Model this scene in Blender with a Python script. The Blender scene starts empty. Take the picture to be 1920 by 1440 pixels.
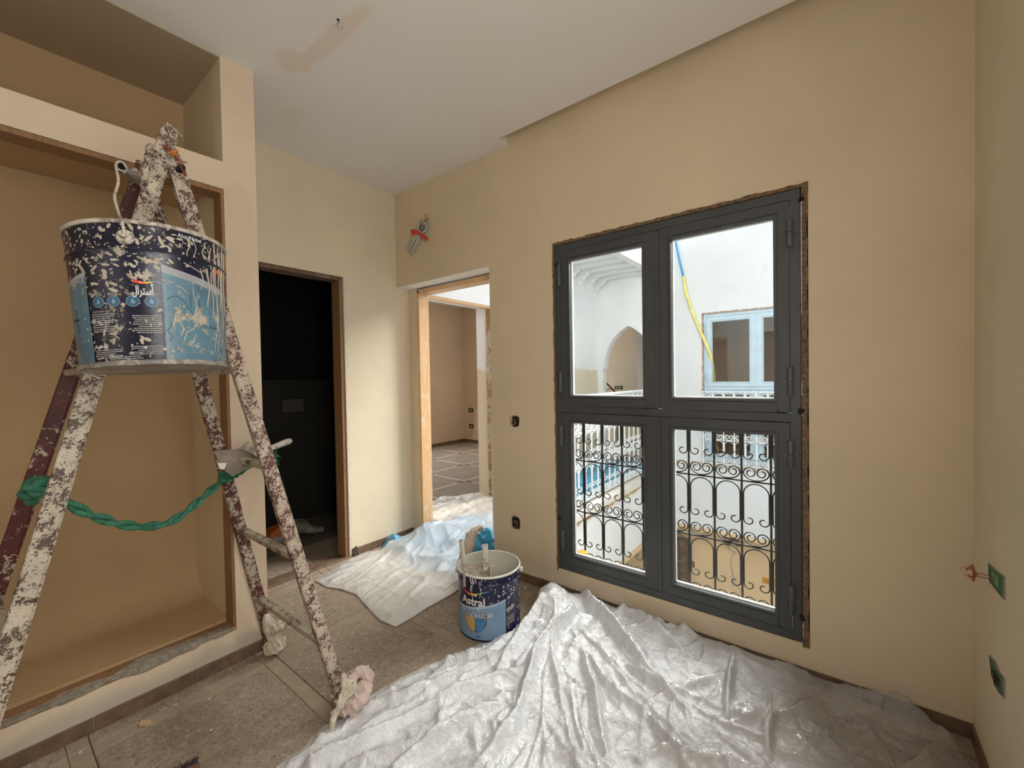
import bpy, bmesh, math, random
import numpy as np
from mathutils import Vector, Matrix, Quaternion
rnd = random.Random(7)
SC = bpy.context.scene
COL = SC.collection
PI = math.pi
# ------------------------------------------------------------------ camera
FPX = 794.56
def _rot(a, b, c):
    ca, sa, cb, sb, cc, sc = math.cos(a), math.sin(a), math.cos(b), math.sin(b), math.cos(c), math.sin(c)
    Rz = np.array([[ca, sa, 0], [-sa, ca, 0], [0, 0, 1]])
    base = np.array([[1, 0, 0], [0, 0, -1], [0, 1, 0.]])
    Rx = np.array([[1, 0, 0], [0, cb, -sb], [0, sb, cb]])
    Rr = np.array([[cc, -sc, 0], [sc, cc, 0], [0, 0, 1]])
    return Rr @ Rx @ base @ Rz
RC = _rot(-0.907661704, 0.0182395682, -0.0172942012)
CAM = np.array([0, 0, 1.4])
cd = bpy.data.cameras.new('camera'); cam = bpy.data.objects.new('camera', cd); COL.objects.link(cam)
cd.sensor_width = 36; cd.lens = FPX / 1920 * 36; cd.clip_start = .02; cd.clip_end = 200
cam.matrix_world = Matrix(((RC[0][0], -RC[1][0], -RC[2][0], 0), (RC[0][1], -RC[1][1], -RC[2][1], 0),
                           (RC[0][2], -RC[1][2], -RC[2][2], 1.4), (0, 0, 0, 1)))
SC.camera = cam
# ------------------------------------------------------------------ world, sun, exposure
w = bpy.data.worlds.new('sky'); SC.world = w; w.use_nodes = True
bg = w.node_tree.nodes['Background']; bg.inputs[0].default_value = (.93, .97, 1, 1); bg.inputs[1].default_value = 1.12
sd = bpy.data.lights.new('sun', 'SUN'); sd.energy = 24; sd.angle = math.radians(60); sd.color = (1, .97, .92)
sun = bpy.data.objects.new('sun', sd); COL.objects.link(sun)
sun.rotation_euler = Vector((1, -.18, .88)).to_track_quat('Z', 'Y').to_euler()
def area(name, loc, tgt, sx, sy, e, col=(1, .97, .93)):
    l = bpy.data.lights.new(name, 'AREA'); l.shape = 'RECTANGLE'; l.size = sx; l.size_y = sy; l.energy = e; l.color = col
    o = bpy.data.objects.new(name, l); COL.objects.link(o); o.location = loc
    o.rotation_euler = (Vector(loc) - Vector(tgt)).to_track_quat('Z', 'Y').to_euler(); return o
area('fill_rear', (-1.5, .9, 1.5), (1, 1.3, 1.5), 1.4, 1.4, 6)  # added fill lamp in front of the solid rear wall, out of view
area('fill_near_wall', (.45, -.37, 1.85), (.95, 2.4, 2.1), 1.3, 1.7, 52)  # added fill lamp behind the camera; the near wall has no opening
area('fill_far_room', (5.2, 6.3, 1.6), (4.6, 4, 1.0), 1.2, 1.2, 60)  # added unseen fill lamp that brightens the far room
SC.view_settings.view_transform = 'Standard'; SC.view_settings.look = 'None'
SC.view_settings.gamma = 1; SC.view_settings.use_curve_mapping = False; SC.view_settings.exposure = 0

def ray(px, py):
    return RC.T @ np.array([(px - 960) / FPX, (py - 720) / FPX, 1.])
def onz(px, py, z=0): d = ray(px, py); return CAM + d * (z - 1.4) / d[2]
def onx(px, py, X): d = ray(px, py); return CAM + d * X / d[0]
def ony(px, py, Y): d = ray(px, py); return CAM + d * Y / d[1]

# ------------------------------------------------------------------ materials
class NT:
    def __init__(s, name):
        s.m = bpy.data.materials.new(name); s.m.use_nodes = True; s.t = s.m.node_tree; s.n = s.t.nodes
        s.b = s.n['Principled BSDF']; s.tc = s.n.new('ShaderNodeTexCoord').outputs['Object']
    def link(s, a, b): s.t.links.new(a, b)
    def noise(s, scale, detail=4, rough=.55, dist=0, vec=None):
        n = s.n.new('ShaderNodeTexNoise'); n.inputs['Scale'].default_value = scale; n.inputs['Detail'].default_value = detail
        n.inputs['Roughness'].default_value = rough; n.inputs['Distortion'].default_value = dist
        s.link(vec or s.tc, n.inputs['Vector']); return n.outputs['Fac']
    def ramp(s, fac, stops, interp='LINEAR'):
        r = s.n.new('ShaderNodeValToRGB'); r.color_ramp.interpolation = interp
        e = r.color_ramp.elements
        while len(e) < len(stops): e.new(.5)
        for k, (p, c) in enumerate(stops):
            e[k].position = p; e[k].color = (*c, 1) if len(c) == 3 else c
        s.link(fac, r.inputs[0]); return r.outputs[0]
    def mix(s, f, a, b):
        m = s.n.new('ShaderNodeMix'); m.data_type = 'RGBA'
        for k, v in ((0, f), (6, a), (7, b)):
            if isinstance(v, (int, float)): m.inputs[k].default_value = v
            elif isinstance(v, tuple): m.inputs[k].default_value = (*v, 1)
            else: s.link(v, m.inputs[k])
        return m.outputs[2]
    def math(s, op, a, b=0.):
        m = s.n.new('ShaderNodeMath'); m.operation = op
        for k, v in ((0, a), (1, b)):
            if isinstance(v, (int, float)): m.inputs[k].default_value = v
            else: s.link(v, m.inputs[k])
        return m.outputs[0]
    def xyz(s, v=None):
        n = s.n.new('ShaderNodeSeparateXYZ'); s.link(v or s.tc, n.inputs[0]); return n.outputs
    def scaled(s, sx, sy, sz):
        n = s.n.new('ShaderNodeMapping'); n.inputs['Scale'].default_value = (sx, sy, sz); s.link(s.tc, n.inputs[0]); return n.outputs[0]
    def bump(s, h, strength=.3, dist=.01):
        b = s.n.new('ShaderNodeBump'); b.inputs['Strength'].default_value = strength; b.inputs['Distance'].default_value = dist
        s.link(h, b.inputs['Height']); s.link(b.outputs[0], s.b.inputs['Normal'])
    def col(s, v):
        if isinstance(v, tuple): s.b.inputs['Base Color'].default_value = (*v, 1)
        else: s.link(v, s.b.inputs['Base Color'])
    def rough(s, v): s.b.inputs['Roughness'].default_value = v
MT = {}
def plain(name, c, rough=.6, var=.12, scale=12, metal=0, bump=0, bscale=60, spec=.5):
    if name in MT: return MT[name]
    n = NT(name); a = tuple(x * (1 - var) for x in c); b = tuple(min(1, x * (1 + var)) for x in c)
    n.col(n.ramp(n.noise(scale), [(.3, a), (.7, b)])); n.rough(rough); n.b.inputs['Metallic'].default_value = metal
    n.b.inputs['Specular IOR Level'].default_value = spec
    if bump: n.bump(n.noise(bscale, 6), bump)
    MT[name] = n.m; return n.m
def plaster(name, c, stain=None, sc=1.3, amt=.06, low=None):
    n = NT(name)
    a = tuple(x * (1 - amt) for x in c); b = tuple(min(1, x * (1 + amt)) for x in c)
    k = n.ramp(n.noise(sc, 5, .6), [(.3, a), (.7, b)])
    if stain:
        f = n.ramp(n.noise(2.2, 6, .65, .6), [(.58, (0, 0, 0)), (.7, (1, 1, 1))]); k = n.mix(n.math('MULTIPLY', f, .45), k, stain)
    if low:   # smeared filler near the foot of the wall
        z = n.xyz()[2]; q = n.math('ADD', z, n.math('MULTIPLY', n.noise(5, 4), .10))
        k = n.mix(n.ramp(q, [(.14, (1, 1, 1)), (.19, (0, 0, 0))]), k, low)
    n.col(k); n.rough(.85); n.b.inputs['Specular IOR Level'].default_value = .25
    n.bump(n.math('ADD', n.noise(7, 3), n.math('MULTIPLY', n.noise(160, 3), .12)), .22, .01)
    MT[name] = n.m; return n.m
BEIGE = (.665, .55, .38)
M_wall = plaster('beige_plaster', BEIGE)
M_wallr = plaster('beige_plaster_window_wall', BEIGE, low=(.66, .55, .42))
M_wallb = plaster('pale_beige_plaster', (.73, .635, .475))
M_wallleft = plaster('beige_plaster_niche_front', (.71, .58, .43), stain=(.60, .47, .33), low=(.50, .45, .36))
M_niche = plaster('shade_darkened_niche_plaster', (.47, .325, .18))  # same beige paint, darkened so its colour carries the niche shade
M_white = plaster('white_render', (.74, .76, .78), stain=(.60, .61, .62), sc=.8)
M_whites = plaster('white_render_streaked', (.90, .90, .88), stain=(.62, .60, .54), sc=2)
M_tan = plaster('tan_render', (.80, .60, .36))
M_brown = plaster('brown_interior', (.50, .33, .21))
M_room2 = plaster('brown_beige_far_room', (.62, .49, .36))
M_bath = plaster('raw_cement_shade_darkened', (.013, .011, .009), amt=.4)  # dark cement, lowered further so the colour carries the room's shade
M_bath2 = plaster('grey_cement_shade_darkened', (.026, .024, .019), amt=.3)  # grey cement, colour lowered for the shade of the unlit room
def ceiling_mat():
    n = NT('ceiling_paint'); k = n.ramp(n.noise(1, 4), [(.3, (.76, .73, .68)), (.7, (.80, .78, .74))])
    g = n.n.new('ShaderNodeNewGeometry').outputs['Position']
    x, y, z = n.xyz(g)
    def patch(cx, cy, rx, ry, sh):
        u = n.math('MULTIPLY', n.math('SUBTRACT', x, cx), 1 / rx); v = n.math('MULTIPLY', n.math('SUBTRACT', y, cy), 1 / ry)
        u = n.math('ADD', u, n.math('MULTIPLY', v, sh))
        d = n.math('ADD', n.math('MULTIPLY', u, u), n.math('MULTIPLY', v, v))
        return n.ramp(n.math('ADD', d, n.math('MULTIPLY', n.math('SUBTRACT', n.noise(7, 5, .6, .4, g), .5), 1.6)), [(.45, (1, 1, 1)), (1.0, (0, 0, 0))])
    f = n.math('MAXIMUM', patch(1.075, 1.86, .05, .36, .25), n.math('MULTIPLY', patch(1.22, 2.62, .10, .14, 0), .35))
    f = n.math('MAXIMUM', f, patch(1.03, 2.15, .09, .10, 0))
    k = n.mix(n.math('MULTIPLY', f, .55), k, (.72, .58, .44))
    n.col(k); n.rough(.9); n.bump(n.noise(90, 3), .1); return n.m
M_wprint2 = plain('white_soffit_paint', (.90, .89, .86), .8, .03)
M_ceil = ceiling_mat()
M_ceilw = plain('white_ceiling', (.90, .91, .91), .85, .02)
def tile_mat(name, a, b, spk):
    n = NT(name); g = n.n.new('ShaderNodeNewGeometry').outputs['Position']
    k = n.ramp(n.noise(3.5, 6, .65, 0, g), [(.32, a), (.68, b)])
    k = n.mix(n.math('MULTIPLY', n.ramp(n.noise(34, 8, .78, .4, g), [(.50, (0, 0, 0)), (.60, (1, 1, 1))]), .55), k, spk)
    k = n.mix(n.math('MULTIPLY', n.ramp(n.noise(60, 6, .8, 1.2, g), [(.535, (0, 0, 0)), (.60, (1, 1, 1))]), .8), k, tuple(q * .42 for q in a))
    k = n.mix(n.math('MULTIPLY', n.ramp(n.noise(150, 4, .7, .6, g), [(.52, (0, 0, 0)), (.60, (1, 1, 1))]), .45), k, tuple(q * .5 for q in a))
    k = n.mix(n.ramp(n.noise(130, 2, .5, 0, g), [(.735, (0, 0, 0)), (.76, (1, 1, 1))]), k, (.6, .57, .5))
    n.col(k); n.rough(.8); n.bump(n.noise(60, 8, .7, .3, g), .5, .004); MT[name] = n.m; return n.m
M_tile = tile_mat('dusty_cement_tile', (.24, .185, .135), (.36, .29, .215), (.46, .395, .31))
M_strip = plain('dusty_border_strip', (.315, .25, .18), .75, .16, 9, bump=.15, bscale=40)
M_skirt = plain('brown_skirting_tile', (.15, .095, .06), .55, .3, 18)
M_mortar = plain('brown_mortar', (.17, .105, .055), .9, .55, 70, bump=.8)
M_mortarg = plain('grey_mortar', (.30, .26, .20), .95, .35, 40, bump=.9)
def wood(name, a, b, dirt=None, sx=6, sz=1.2):
    n = NT(name); v = n.scaled(sx * 6, sx * 6, sz); k = n.ramp(n.noise(2.5, 5, .6, .6, v), [(.3, a), (.7, b)])
    if dirt: k = n.mix(n.ramp(n.noise(9, 6, .7, .5), [(.52, (0, 0, 0)), (.64, (1, 1, 1))]), k, dirt)
    n.col(k); n.rough(.7); n.bump(n.noise(5, 5, .6, .5, v), .25, .004); MT[name] = n.m; return n.m
M_woodp = wood('pale_pine', (.62, .36, .16), (.78, .52, .29), (.70, .56, .40))
M_woodb = wood('brown_wood', (.20, .105, .045), (.32, .175, .08))
M_woodd = wood('dark_brown_wood', (.105, .06, .032), (.17, .10, .055), (.22, .18, .15))
M_metal = plain('charcoal_paint', (.058, .062, .064), .42, .12, 5)
M_black = plain('black_iron', (.018, .018, .02), .45, .2)
M_dark = plain('dark_gap', (.008, .008, .008), .9, .1)
M_blue = plain('pale_blue_paint', (.50, .64, .74), .5, .06, 6)
M_wiron = plain('white_iron', (.86, .88, .88), .5, .04)
def glass_mat():
    n = NT('window_glass'); t = n.t; out = n.n['Material Output']
    tr = n.n.new('ShaderNodeBsdfTransparent'); tr.inputs[0].default_value = (.97, .985, .98, 1)
    gl = n.n.new('ShaderNodeBsdfGlossy'); gl.inputs['Roughness'].default_value = .02
    fr = n.n.new('ShaderNodeFresnel'); fr.inputs[0].default_value = 1.45
    mx = n.n.new('ShaderNodeMixShader'); n.link(n.math('MULTIPLY', fr.outputs[0], .5), mx.inputs[0]); n.link(tr.outputs[0], mx.inputs[1]); n.link(gl.outputs[0], mx.inputs[2])
    n.link(mx.outputs[0], out.inputs[0]); return n.m
M_glass = glass_mat()
def plastic_sheet(name, c, opac, fine=1., op2=None, rough=.32, xg=None, gloss=.02):
    """thin cloudy plastic film: diffuse + translucent + gloss, with some see-through"""
    n = NT(name); g = n.n.new('ShaderNodeNewGeometry').outputs['Position']; out = n.n['Material Output']
    k = n.ramp(n.noise(4, 6, .65, .5, g), [(.3, tuple(x * .86 for x in c)), (.7, c)])
    k = n.mix(n.math('MULTIPLY', n.ramp(n.noise(13, 7, .75, .8, g), [(.55, (0, 0, 0)), (.75, (1, 1, 1))]), .35), k, tuple(min(1, x * 1.12) for x in c))
    df = n.n.new('ShaderNodeBsdfDiffuse'); n.link(k, df.inputs[0])
    tl = n.n.new('ShaderNodeBsdfTranslucent'); n.link(k, tl.inputs[0])
    gl = n.n.new('ShaderNodeBsdfGlossy'); gl.inputs['Roughness'].default_value = rough; gl.inputs[0].default_value = (.95, .97, 1, 1)
    b = n.n.new('ShaderNodeBump'); b.inputs['Strength'].default_value = .75 * fine; b.inputs['Distance'].default_value = .006
    cr = n.math('ABSOLUTE', n.math('SUBTRACT', n.noise(26, 5, .6, 1.2, g), .5)); cr2 = n.math('ABSOLUTE', n.math('SUBTRACT', n.noise(75, 4, .6, .8, g), .5)); vo = n.n.new('ShaderNodeTexVoronoi'); vo.feature = 'DISTANCE_TO_EDGE'; vo.inputs['Scale'].default_value = 15; wv = n.n.new('ShaderNodeVectorMath'); nz = n.n.new('ShaderNodeTexNoise'); nz.inputs['Scale'].default_value = 6; n.link(g, nz.inputs['Vector']); wv.operation = 'MULTIPLY_ADD'; n.link(nz.outputs['Color'], wv.inputs[0]); wv.inputs[1].default_value = (.16, .16, .16); n.link(g, wv.inputs[2]); n.link(wv.outputs[0], vo.inputs['Vector'])
    n.link(n.math('ADD', n.math('ADD', n.math('MULTIPLY', cr, -1.6), n.math('MULTIPLY', cr2, -.6)), n.math('MULTIPLY', n.math('MINIMUM', vo.outputs['Distance'], .25), -1.1)), b.inputs['Height'])
    for s_ in (df, tl, gl): n.link(b.outputs[0], s_.inputs['Normal'])
    m1 = n.n.new('ShaderNodeMixShader'); m1.inputs[0].default_value = .10; n.link(df.outputs[0], m1.inputs[1]); n.link(tl.outputs[0], m1.inputs[2])
    fr = n.n.new('ShaderNodeFresnel'); fr.inputs[0].default_value = 1.5; n.link(b.outputs[0], fr.inputs['Normal'])
    m2 = n.n.new('ShaderNodeMixShader'); n.link(n.math('ADD', n.math('MULTIPLY', fr.outputs[0], 1.3), gloss), m2.inputs[0]); n.link(m1.outputs[0], m2.inputs[1]); n.link(gl.outputs[0], m2.inputs[2])
    tr = n.n.new('ShaderNodeBsdfTransparent')
    m3 = n.n.new('ShaderNodeMixShader')
    if xg:
        x, y, z = n.xyz(g); q = n.math('MULTIPLY', n.math('SUBTRACT', x, xg[0]), 1 / (xg[1] - xg[0]))
        n.link(n.ramp(q, [(0, (opac,) * 3), (1, (xg[2],) * 3)]), m3.inputs[0])
    elif op2 is None: m3.inputs[0].default_value = opac
    else:
        x, y, z = n.xyz(g); q = n.math('ADD', y, n.math('MULTIPLY', n.math('SUBTRACT', n.noise(3, 3, .5, 0, g), .5), .9))
        n.link(n.ramp(q, [(.0, (op2,) * 3), (.75, (opac,) * 3)]), m3.inputs[0])
    n.link(tr.outputs[0], m3.inputs[1]); n.link(m2.outputs[0], m3.inputs[2]); n.link(m3.outputs[0], out.inputs[0])
    return n.m
def splatter(name, base, paint, amt, sc=26, red=None, rough=.55, stretch=None):
    n = NT(name); v = n.scaled(*stretch) if stretch else None
    a = n.noise(sc, 7, .72, .8, v); b = n.noise(sc * .22, 4, .6, .4)
    q = n.math('ADD', n.math('MULTIPLY', a, .72), n.math('MULTIPLY', b, .5))
    k = n.ramp(n.noise(8, 4), [(.3, tuple(x * .7 for x in base)), (.7, tuple(x * 1.3 for x in base))])
    if red: k = n.mix(n.ramp(n.noise(7, 4, .6, .3), [(.45, (0, 0, 0)), (.6, (1, 1, 1))]), k, red)
    pc = n.ramp(n.noise(15, 4), [(.3, tuple(x * .72 for x in paint)), (.7, paint)])
    t = .61 + .2 * (.5 - amt)
    f = n.ramp(q, [(t - .012, (0, 0, 0)), (t + .012, (1, 1, 1))])
    n.col(n.mix(f, k, pc)); n.rough(rough); n.bump(n.math('ADD', f, n.math('MULTIPLY', n.noise(90, 5), .5)), .45, .003)
    MT[name] = n.m; return n.m
CREAM = (.56, .48, .37)
M_legnear = splatter('cream_speckled_steel', (.07, .035, .025), CREAM, .60, 150)
M_legfar = splatter('dark_red_steel_few_splashes', (.075, .012, .010), CREAM, .20, 60)
M_legmid = splatter('dark_red_steel_many_splashes', (.085, .022, .016), CREAM, .42, 75)
M_legspk = splatter('finely_speckled_steel', (.10, .035, .028), (.55, .46, .36), .56, 130)
M_rung = splatter('dirty_cream_rung', (.13, .09, .06), (.46, .40, .30), .78, 22)
M_navy = splatter('navy_tin_splashed', (.006, .007, .022), (.38, .33, .26), -.02, 60, rough=.3)
M_navy2 = plain('navy_tin_clean', (.008, .010, .045), .3, .2, 20)
M_lbl = splatter('light_blue_print_splashed', (.085, .17, .225), (.45, .40, .31), .05, 30, rough=.35)
M_lbl2 = plain('light_blue_print', (.20, .33, .49), .35, .10, 8)
M_rim = splatter('paint_caked_rim', (.25, .22, .17), (.58, .52, .42), .75, 40)
M_rimw = plain('white_paint_rim', (.72, .69, .62), .5, .12, 30)
M_tin = splatter('dull_tin_base', (.20, .19, .17), (.40, .36, .29), .4, 30, rough=.35)
M_greyp = plain('grey_print', (.30, .31, .32), .4)
M_wprint = plain('white_print', (.72, .72, .70), .5, .08)
M_dprint = plain('dim_white_print', (.34, .33, .31), .5, .2)
M_iprint = plain('icon_blue_print', (.035, .10, .17), .4)
M_icr = plain('icon_ring_print', (.16, .28, .38), .4)
M_splash = plain('darkened_cream_splash', (.40, .35, .27), .5, .2, 40, bump=.3)  # cream darkened to offset the added lamp light on the hanging bucket
M_cream = plain('dried_cream_paint', (.66, .60, .49), .5, .12, 40, bump=.3)
M_red = plain('red_print', (.55, .05, .03), .5); M_yel = plain('yellow_print', (.75, .50, .05), .5); M_cya = plain('cyan_print', (.08, .33, .62), .5)
M_gold = plain('gold_print', (.55, .36, .10), .4); M_sblue = plain('shield_blue_print', (.03, .12, .30), .4, .5, 30); M_green = plain('green_print', (.15, .40, .12), .5)
M_orange = plain('orange_print', (.70, .20, .03), .5)
M_rope = plain('green_rope_fibre', (.045, .20, .12), .85, .4, 60, bump=.8, bscale=200)
M_rag = plain('cream_rag', (.60, .53, .42), .9, .2, 9, bump=.5, bscale=40)
M_ragp = plain('pinkish_rag', (.56, .44, .39), .9, .2, 9, bump=.5, bscale=40)
M_trowel = plain('smeared_grey_blade', (.24, .20, .165), .5, .35, 14, bump=.3)
M_trowelw = plain('paint_caked_blade', (.42, .36, .29), .6, .5, 60, bump=.6)
M_handle = splatter('grimy_handle', (.26, .27, .25), (.50, .47, .38), .55, 30)
M_inner = plain('pale_paint_film', (.62, .62, .53), .45, .06, 5)
M_galv = plain('galvanised_tube', (.30, .32, .33), .35, .15, 20, metal=.7)
M_greyc = plain('grey_cable', (.46, .45, .43), .6, .15); M_redt = plain('red_tape', (.62, .05, .035), .45, .1)
M_redw = plain('red_wire', (.28, .03, .02), .5, .2); M_copper = plain('copper_wire', (.48, .20, .07), .4, .2)
M_gbox = plain('green_plastic', (.012, .12, .055), .5, .4, 40)
M_obox = plain('orange_plastic', (.72, .33, .02), .5, .1)
M_bluetarp = plastic_sheet('blue_tarp_film', (.10, .42, .70), .94, 1.)
M_film = plastic_sheet('thin_clear_film', (.82, .82, .79), .74, 1.0, xg=(1.9, 2.25, .45))
M_filmw = plastic_sheet('white_film', (.80, .81, .825), .96, 1.45, op2=.34, rough=.16, gloss=.10)

# ------------------------------------------------------------------ mesh helpers
class MB:
    def __init__(s): s.v = []; s.f = []; s.mi = []
    def add(s, v, f, mi=0):
        o = len(s.v); s.v += [tuple(float(c) for c in p) for p in v]; s.f += [tuple(i + o for i in q) for q in f]; s.mi += [mi] * len(f); return s
    def box(s, x0, x1, y0, y1, z0, z1, mi=0):
        v = [(x, y, z) for x in (x0, x1) for y in (y0, y1) for z in (z0, z1)]
        return s.add(v, [(0, 1, 3, 2), (4, 6, 7, 5), (0, 4, 5, 1), (2, 3, 7, 6), (0, 2, 6, 4), (1, 5, 7, 3)], mi)
    def beam(s, a, b, w, h, up=(0, 0, 1), mi=0, w2=None, h2=None):
        a = Vector(a); b = Vector(b); d = (b - a).normalized(); u = Vector(up); sd_ = d.cross(u).normalized(); u = sd_.cross(d).normalized()
        w2 = w2 or w; h2 = h2 or h; v = []
        for p, W, H in ((a, w, h), (b, w2, h2)):
            for i, j in ((-1, -1), (1, -1), (1, 1), (-1, 1)): v.append(p + sd_ * i * W / 2 + u * j * H / 2)
        return s.add(v, [(0, 1, 2, 3), (7, 6, 5, 4), (0, 4, 5, 1), (1, 5, 6, 2), (2, 6, 7, 3), (3, 7, 4, 0)], mi)
    def tube(s, pts, r, n=8, closed=False, mi=0, caps=True):
        P = [Vector(p) for p in pts]; N = len(P); v = []; f = []
        up = None
        for i, p in enumerate(P):
            if closed: t = P[(i + 1) % N] - P[i - 1]
            else: t = P[min(i + 1, N - 1)] - P[max(i - 1, 0)]
            t.normalize()
            if up is None: up = Vector((0, 0, 1)) if abs(t.z) < .9 else Vector((1, 0, 0))
            a = t.cross(up).normalized(); up = a.cross(t).normalized()
            rr = r[i] if isinstance(r, (list, tuple)) else r
            for k in range(n):
                q = 2 * PI * k / n; v.append(p + (a * math.cos(q) + up * math.sin(q)) * rr)
        for i in range(N if closed else N - 1):
            for k in range(n):
                j = (i + 1) % N; f.append((i * n + k, i * n + (k + 1) % n, j * n + (k + 1) % n, j * n + k))
        if not closed and caps: f += [tuple(range(n - 1, -1, -1)), tuple((N - 1) * n + k for k in range(n))]
        return s.add(v, f, mi)
    def lathe(s, prof, n=64, c=(0, 0, 0), mi=0, close=False):
        v = []; f = []; m = len(prof)
        for (r, z) in prof:
            for k in range(n): a = 2 * PI * k / n; v.append((c[0] + r * math.cos(a), c[1] + r * math.sin(a), c[2] + z))
        for i in range(m if close else m - 1):
            j = (i + 1) % m
            for k in range(n): f.append((i * n + k, i * n + (k + 1) % n, j * n + (k + 1) % n, j * n + k))
        return s.add(v, f, mi)
    def disc(s, r, z, n=64, c=(0, 0), mi=0):
        return s.add([(c[0] + r * math.cos(2 * PI * k / n), c[1] + r * math.sin(2 * PI * k / n), z) for k in range(n)], [tuple(range(n))], mi)
    def prism(s, poly, d, mi=0):
        """poly: list of 3D points of a planar outline, d: thickness vector"""
        n = len(poly); d = Vector(d); v = [Vector(p) for p in poly] + [Vector(p) + d for p in poly]
        return s.add(v, [tuple(range(n - 1, -1, -1)), tuple(range(n, 2 * n))] + [(i, (i + 1) % n, (i + 1) % n + n, i + n) for i in range(n)], mi)
    def ball(s, c, r, n=12, m=8, mi=0):
        r = r if isinstance(r, (tuple, list)) else (r, r, r)
        v = []; f = []
        for i in range(m + 1):
            t = PI * i / m
            for k in range(n): a = 2 * PI * k / n; v.append((c[0] + r[0] * math.sin(t) * math.cos(a), c[1] + r[1] * math.sin(t) * math.sin(a), c[2] + r[2] * math.cos(t)))
        for i in range(m):
            for k in range(n): f.append((i * n + k, (i + 1) * n + k, (i + 1) * n + (k + 1) % n, i * n + (k + 1) % n))
        return s.add(v, f, mi)
    def mesh(s, name, mats, smooth=False, merge=True):
        me = bpy.data.meshes.new(name); me.from_pydata(s.v, [], s.f); 
        for m in (mats if isinstance(mats, (list, tuple)) else [mats]): me.materials.append(m)
        me.polygons.foreach_set('material_index', s.mi)
        bm = bmesh.new(); bm.from_mesh(me)
        if merge: bmesh.ops.remove_doubles(bm, verts=bm.verts, dist=1e-5)
        bmesh.ops.recalc_face_normals(bm, faces=bm.faces); bm.to_mesh(me); bm.free()
        if smooth: me.polygons.foreach_set('use_smooth', [True] * len(me.polygons))
        me.update(); return me
    def build(s, name, mats, parent=None, smooth=False, bevel=0, auto=False, loc=None):
        o = bpy.data.objects.new(name, s.mesh(name, mats, smooth)); COL.objects.link(o)
        if parent: o.parent = parent
        if loc is not None: o.location = loc
        if auto:
            o.data.polygons.foreach_set('use_smooth', [True] * len(o.data.polygons))
            o.data.set_sharp_from_angle(angle=math.radians(35))
        if bevel:
            b = o.modifiers.new('bevel', 'BEVEL'); b.width = bevel; b.segments = 1; b.limit_method = 'ANGLE'
        return o
def inst(name, me, parent=None, loc=(0, 0, 0), rot=None):
    o = bpy.data.objects.new(name, me); COL.objects.link(o); o.location = loc
    if parent: o.parent = parent
    if rot: o.rotation_euler = rot
    return o
def tag(o, label=None, cat=None, group=None, kind=None):
    if label: o['label'] = label
    if cat: o['category'] = cat
    if group: o['group'] = group
    if kind: o['kind'] = kind
    return o
def empty(name, loc=(0, 0, 0), rotz=0):
    o = bpy.data.objects.new(name, None); COL.objects.link(o); o.location = loc; o.rotation_euler = (0, 0, rotz); o.empty_display_size = .1; return o
def struct(o, label=None): o['kind'] = 'structure'; 
def S(o, label, cat='wall'):
    o['kind'] = 'structure'; o['label'] = label; o['category'] = cat; return o

def wall(axis, a0, a1, u0, u1, z0, z1, holes=()):
    """box wall; axis 'x': thickness along x (a0..a1), u along y. holes: (u0,u1,z0,z1)"""
    mb = MB(); us = sorted({u0, u1, *[h[0] for h in holes], *[h[1] for h in holes]}); zs = sorted({z0, z1, *[h[2] for h in holes], *[h[3] for h in holes]})
    us = [u for u in us if u0 <= u <= u1]; zs = [z for z in zs if z0 <= z <= z1]
    solid = lambda i, j: 0 <= i < len(us) - 1 and 0 <= j < len(zs) - 1 and not any(h[0] < (us[i] + us[i + 1]) / 2 < h[1] and h[2] < (zs[j] + zs[j + 1]) / 2 < h[3] for h in holes)
    def P(a, u, z): return (a, u, z) if axis == 'x' else (u, a, z)
    for i in range(len(us) - 1):
        for j in range(len(zs) - 1):
            if not solid(i, j): continue
            A, B, Cc, D = us[i], us[i + 1], zs[j], zs[j + 1]
            for a in (a0, a1): mb.add([P(a, A, Cc), P(a, B, Cc), P(a, B, D), P(a, A, D)], [(0, 1, 2, 3)])
            for (di, dj, q) in ((-1, 0, [(A, Cc), (A, D)]), (1, 0, [(B, Cc), (B, D)]), (0, -1, [(A, Cc), (B, Cc)]), (0, 1, [(A, D), (B, D)])):
                if not solid(i + di, j + dj):
                    (p, r_), (s_, t_) = q; mb.add([P(a0, p, r_), P(a0, s_, t_), P(a1, s_, t_), P(a1, p, r_)], [(0, 1, 2, 3)])
    return mb
def bake(o):
    dg = bpy.context.evaluated_depsgraph_get(); dg.update(); me = bpy.data.meshes.new_from_object(o.evaluated_get(dg)); o.modifiers.clear(); o.data = me; return o

def rope_path(pts, n=14):
    P = [Vector(p) for p in pts]; out = []
    for i in range(len(P) - 1):
        p0, p1, p2, p3 = P[max(i - 1, 0)], P[i], P[i + 1], P[min(i + 2, len(P) - 1)]
        for k in range(n): t = k / n; out.append(.5 * ((2 * p1) + (p2 - p0) * t + (2 * p0 - 5 * p1 + 4 * p2 - p3) * t * t + (3 * p1 - p0 - 3 * p2 + p3) * t ** 3))
    return out + [P[-1]]
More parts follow.
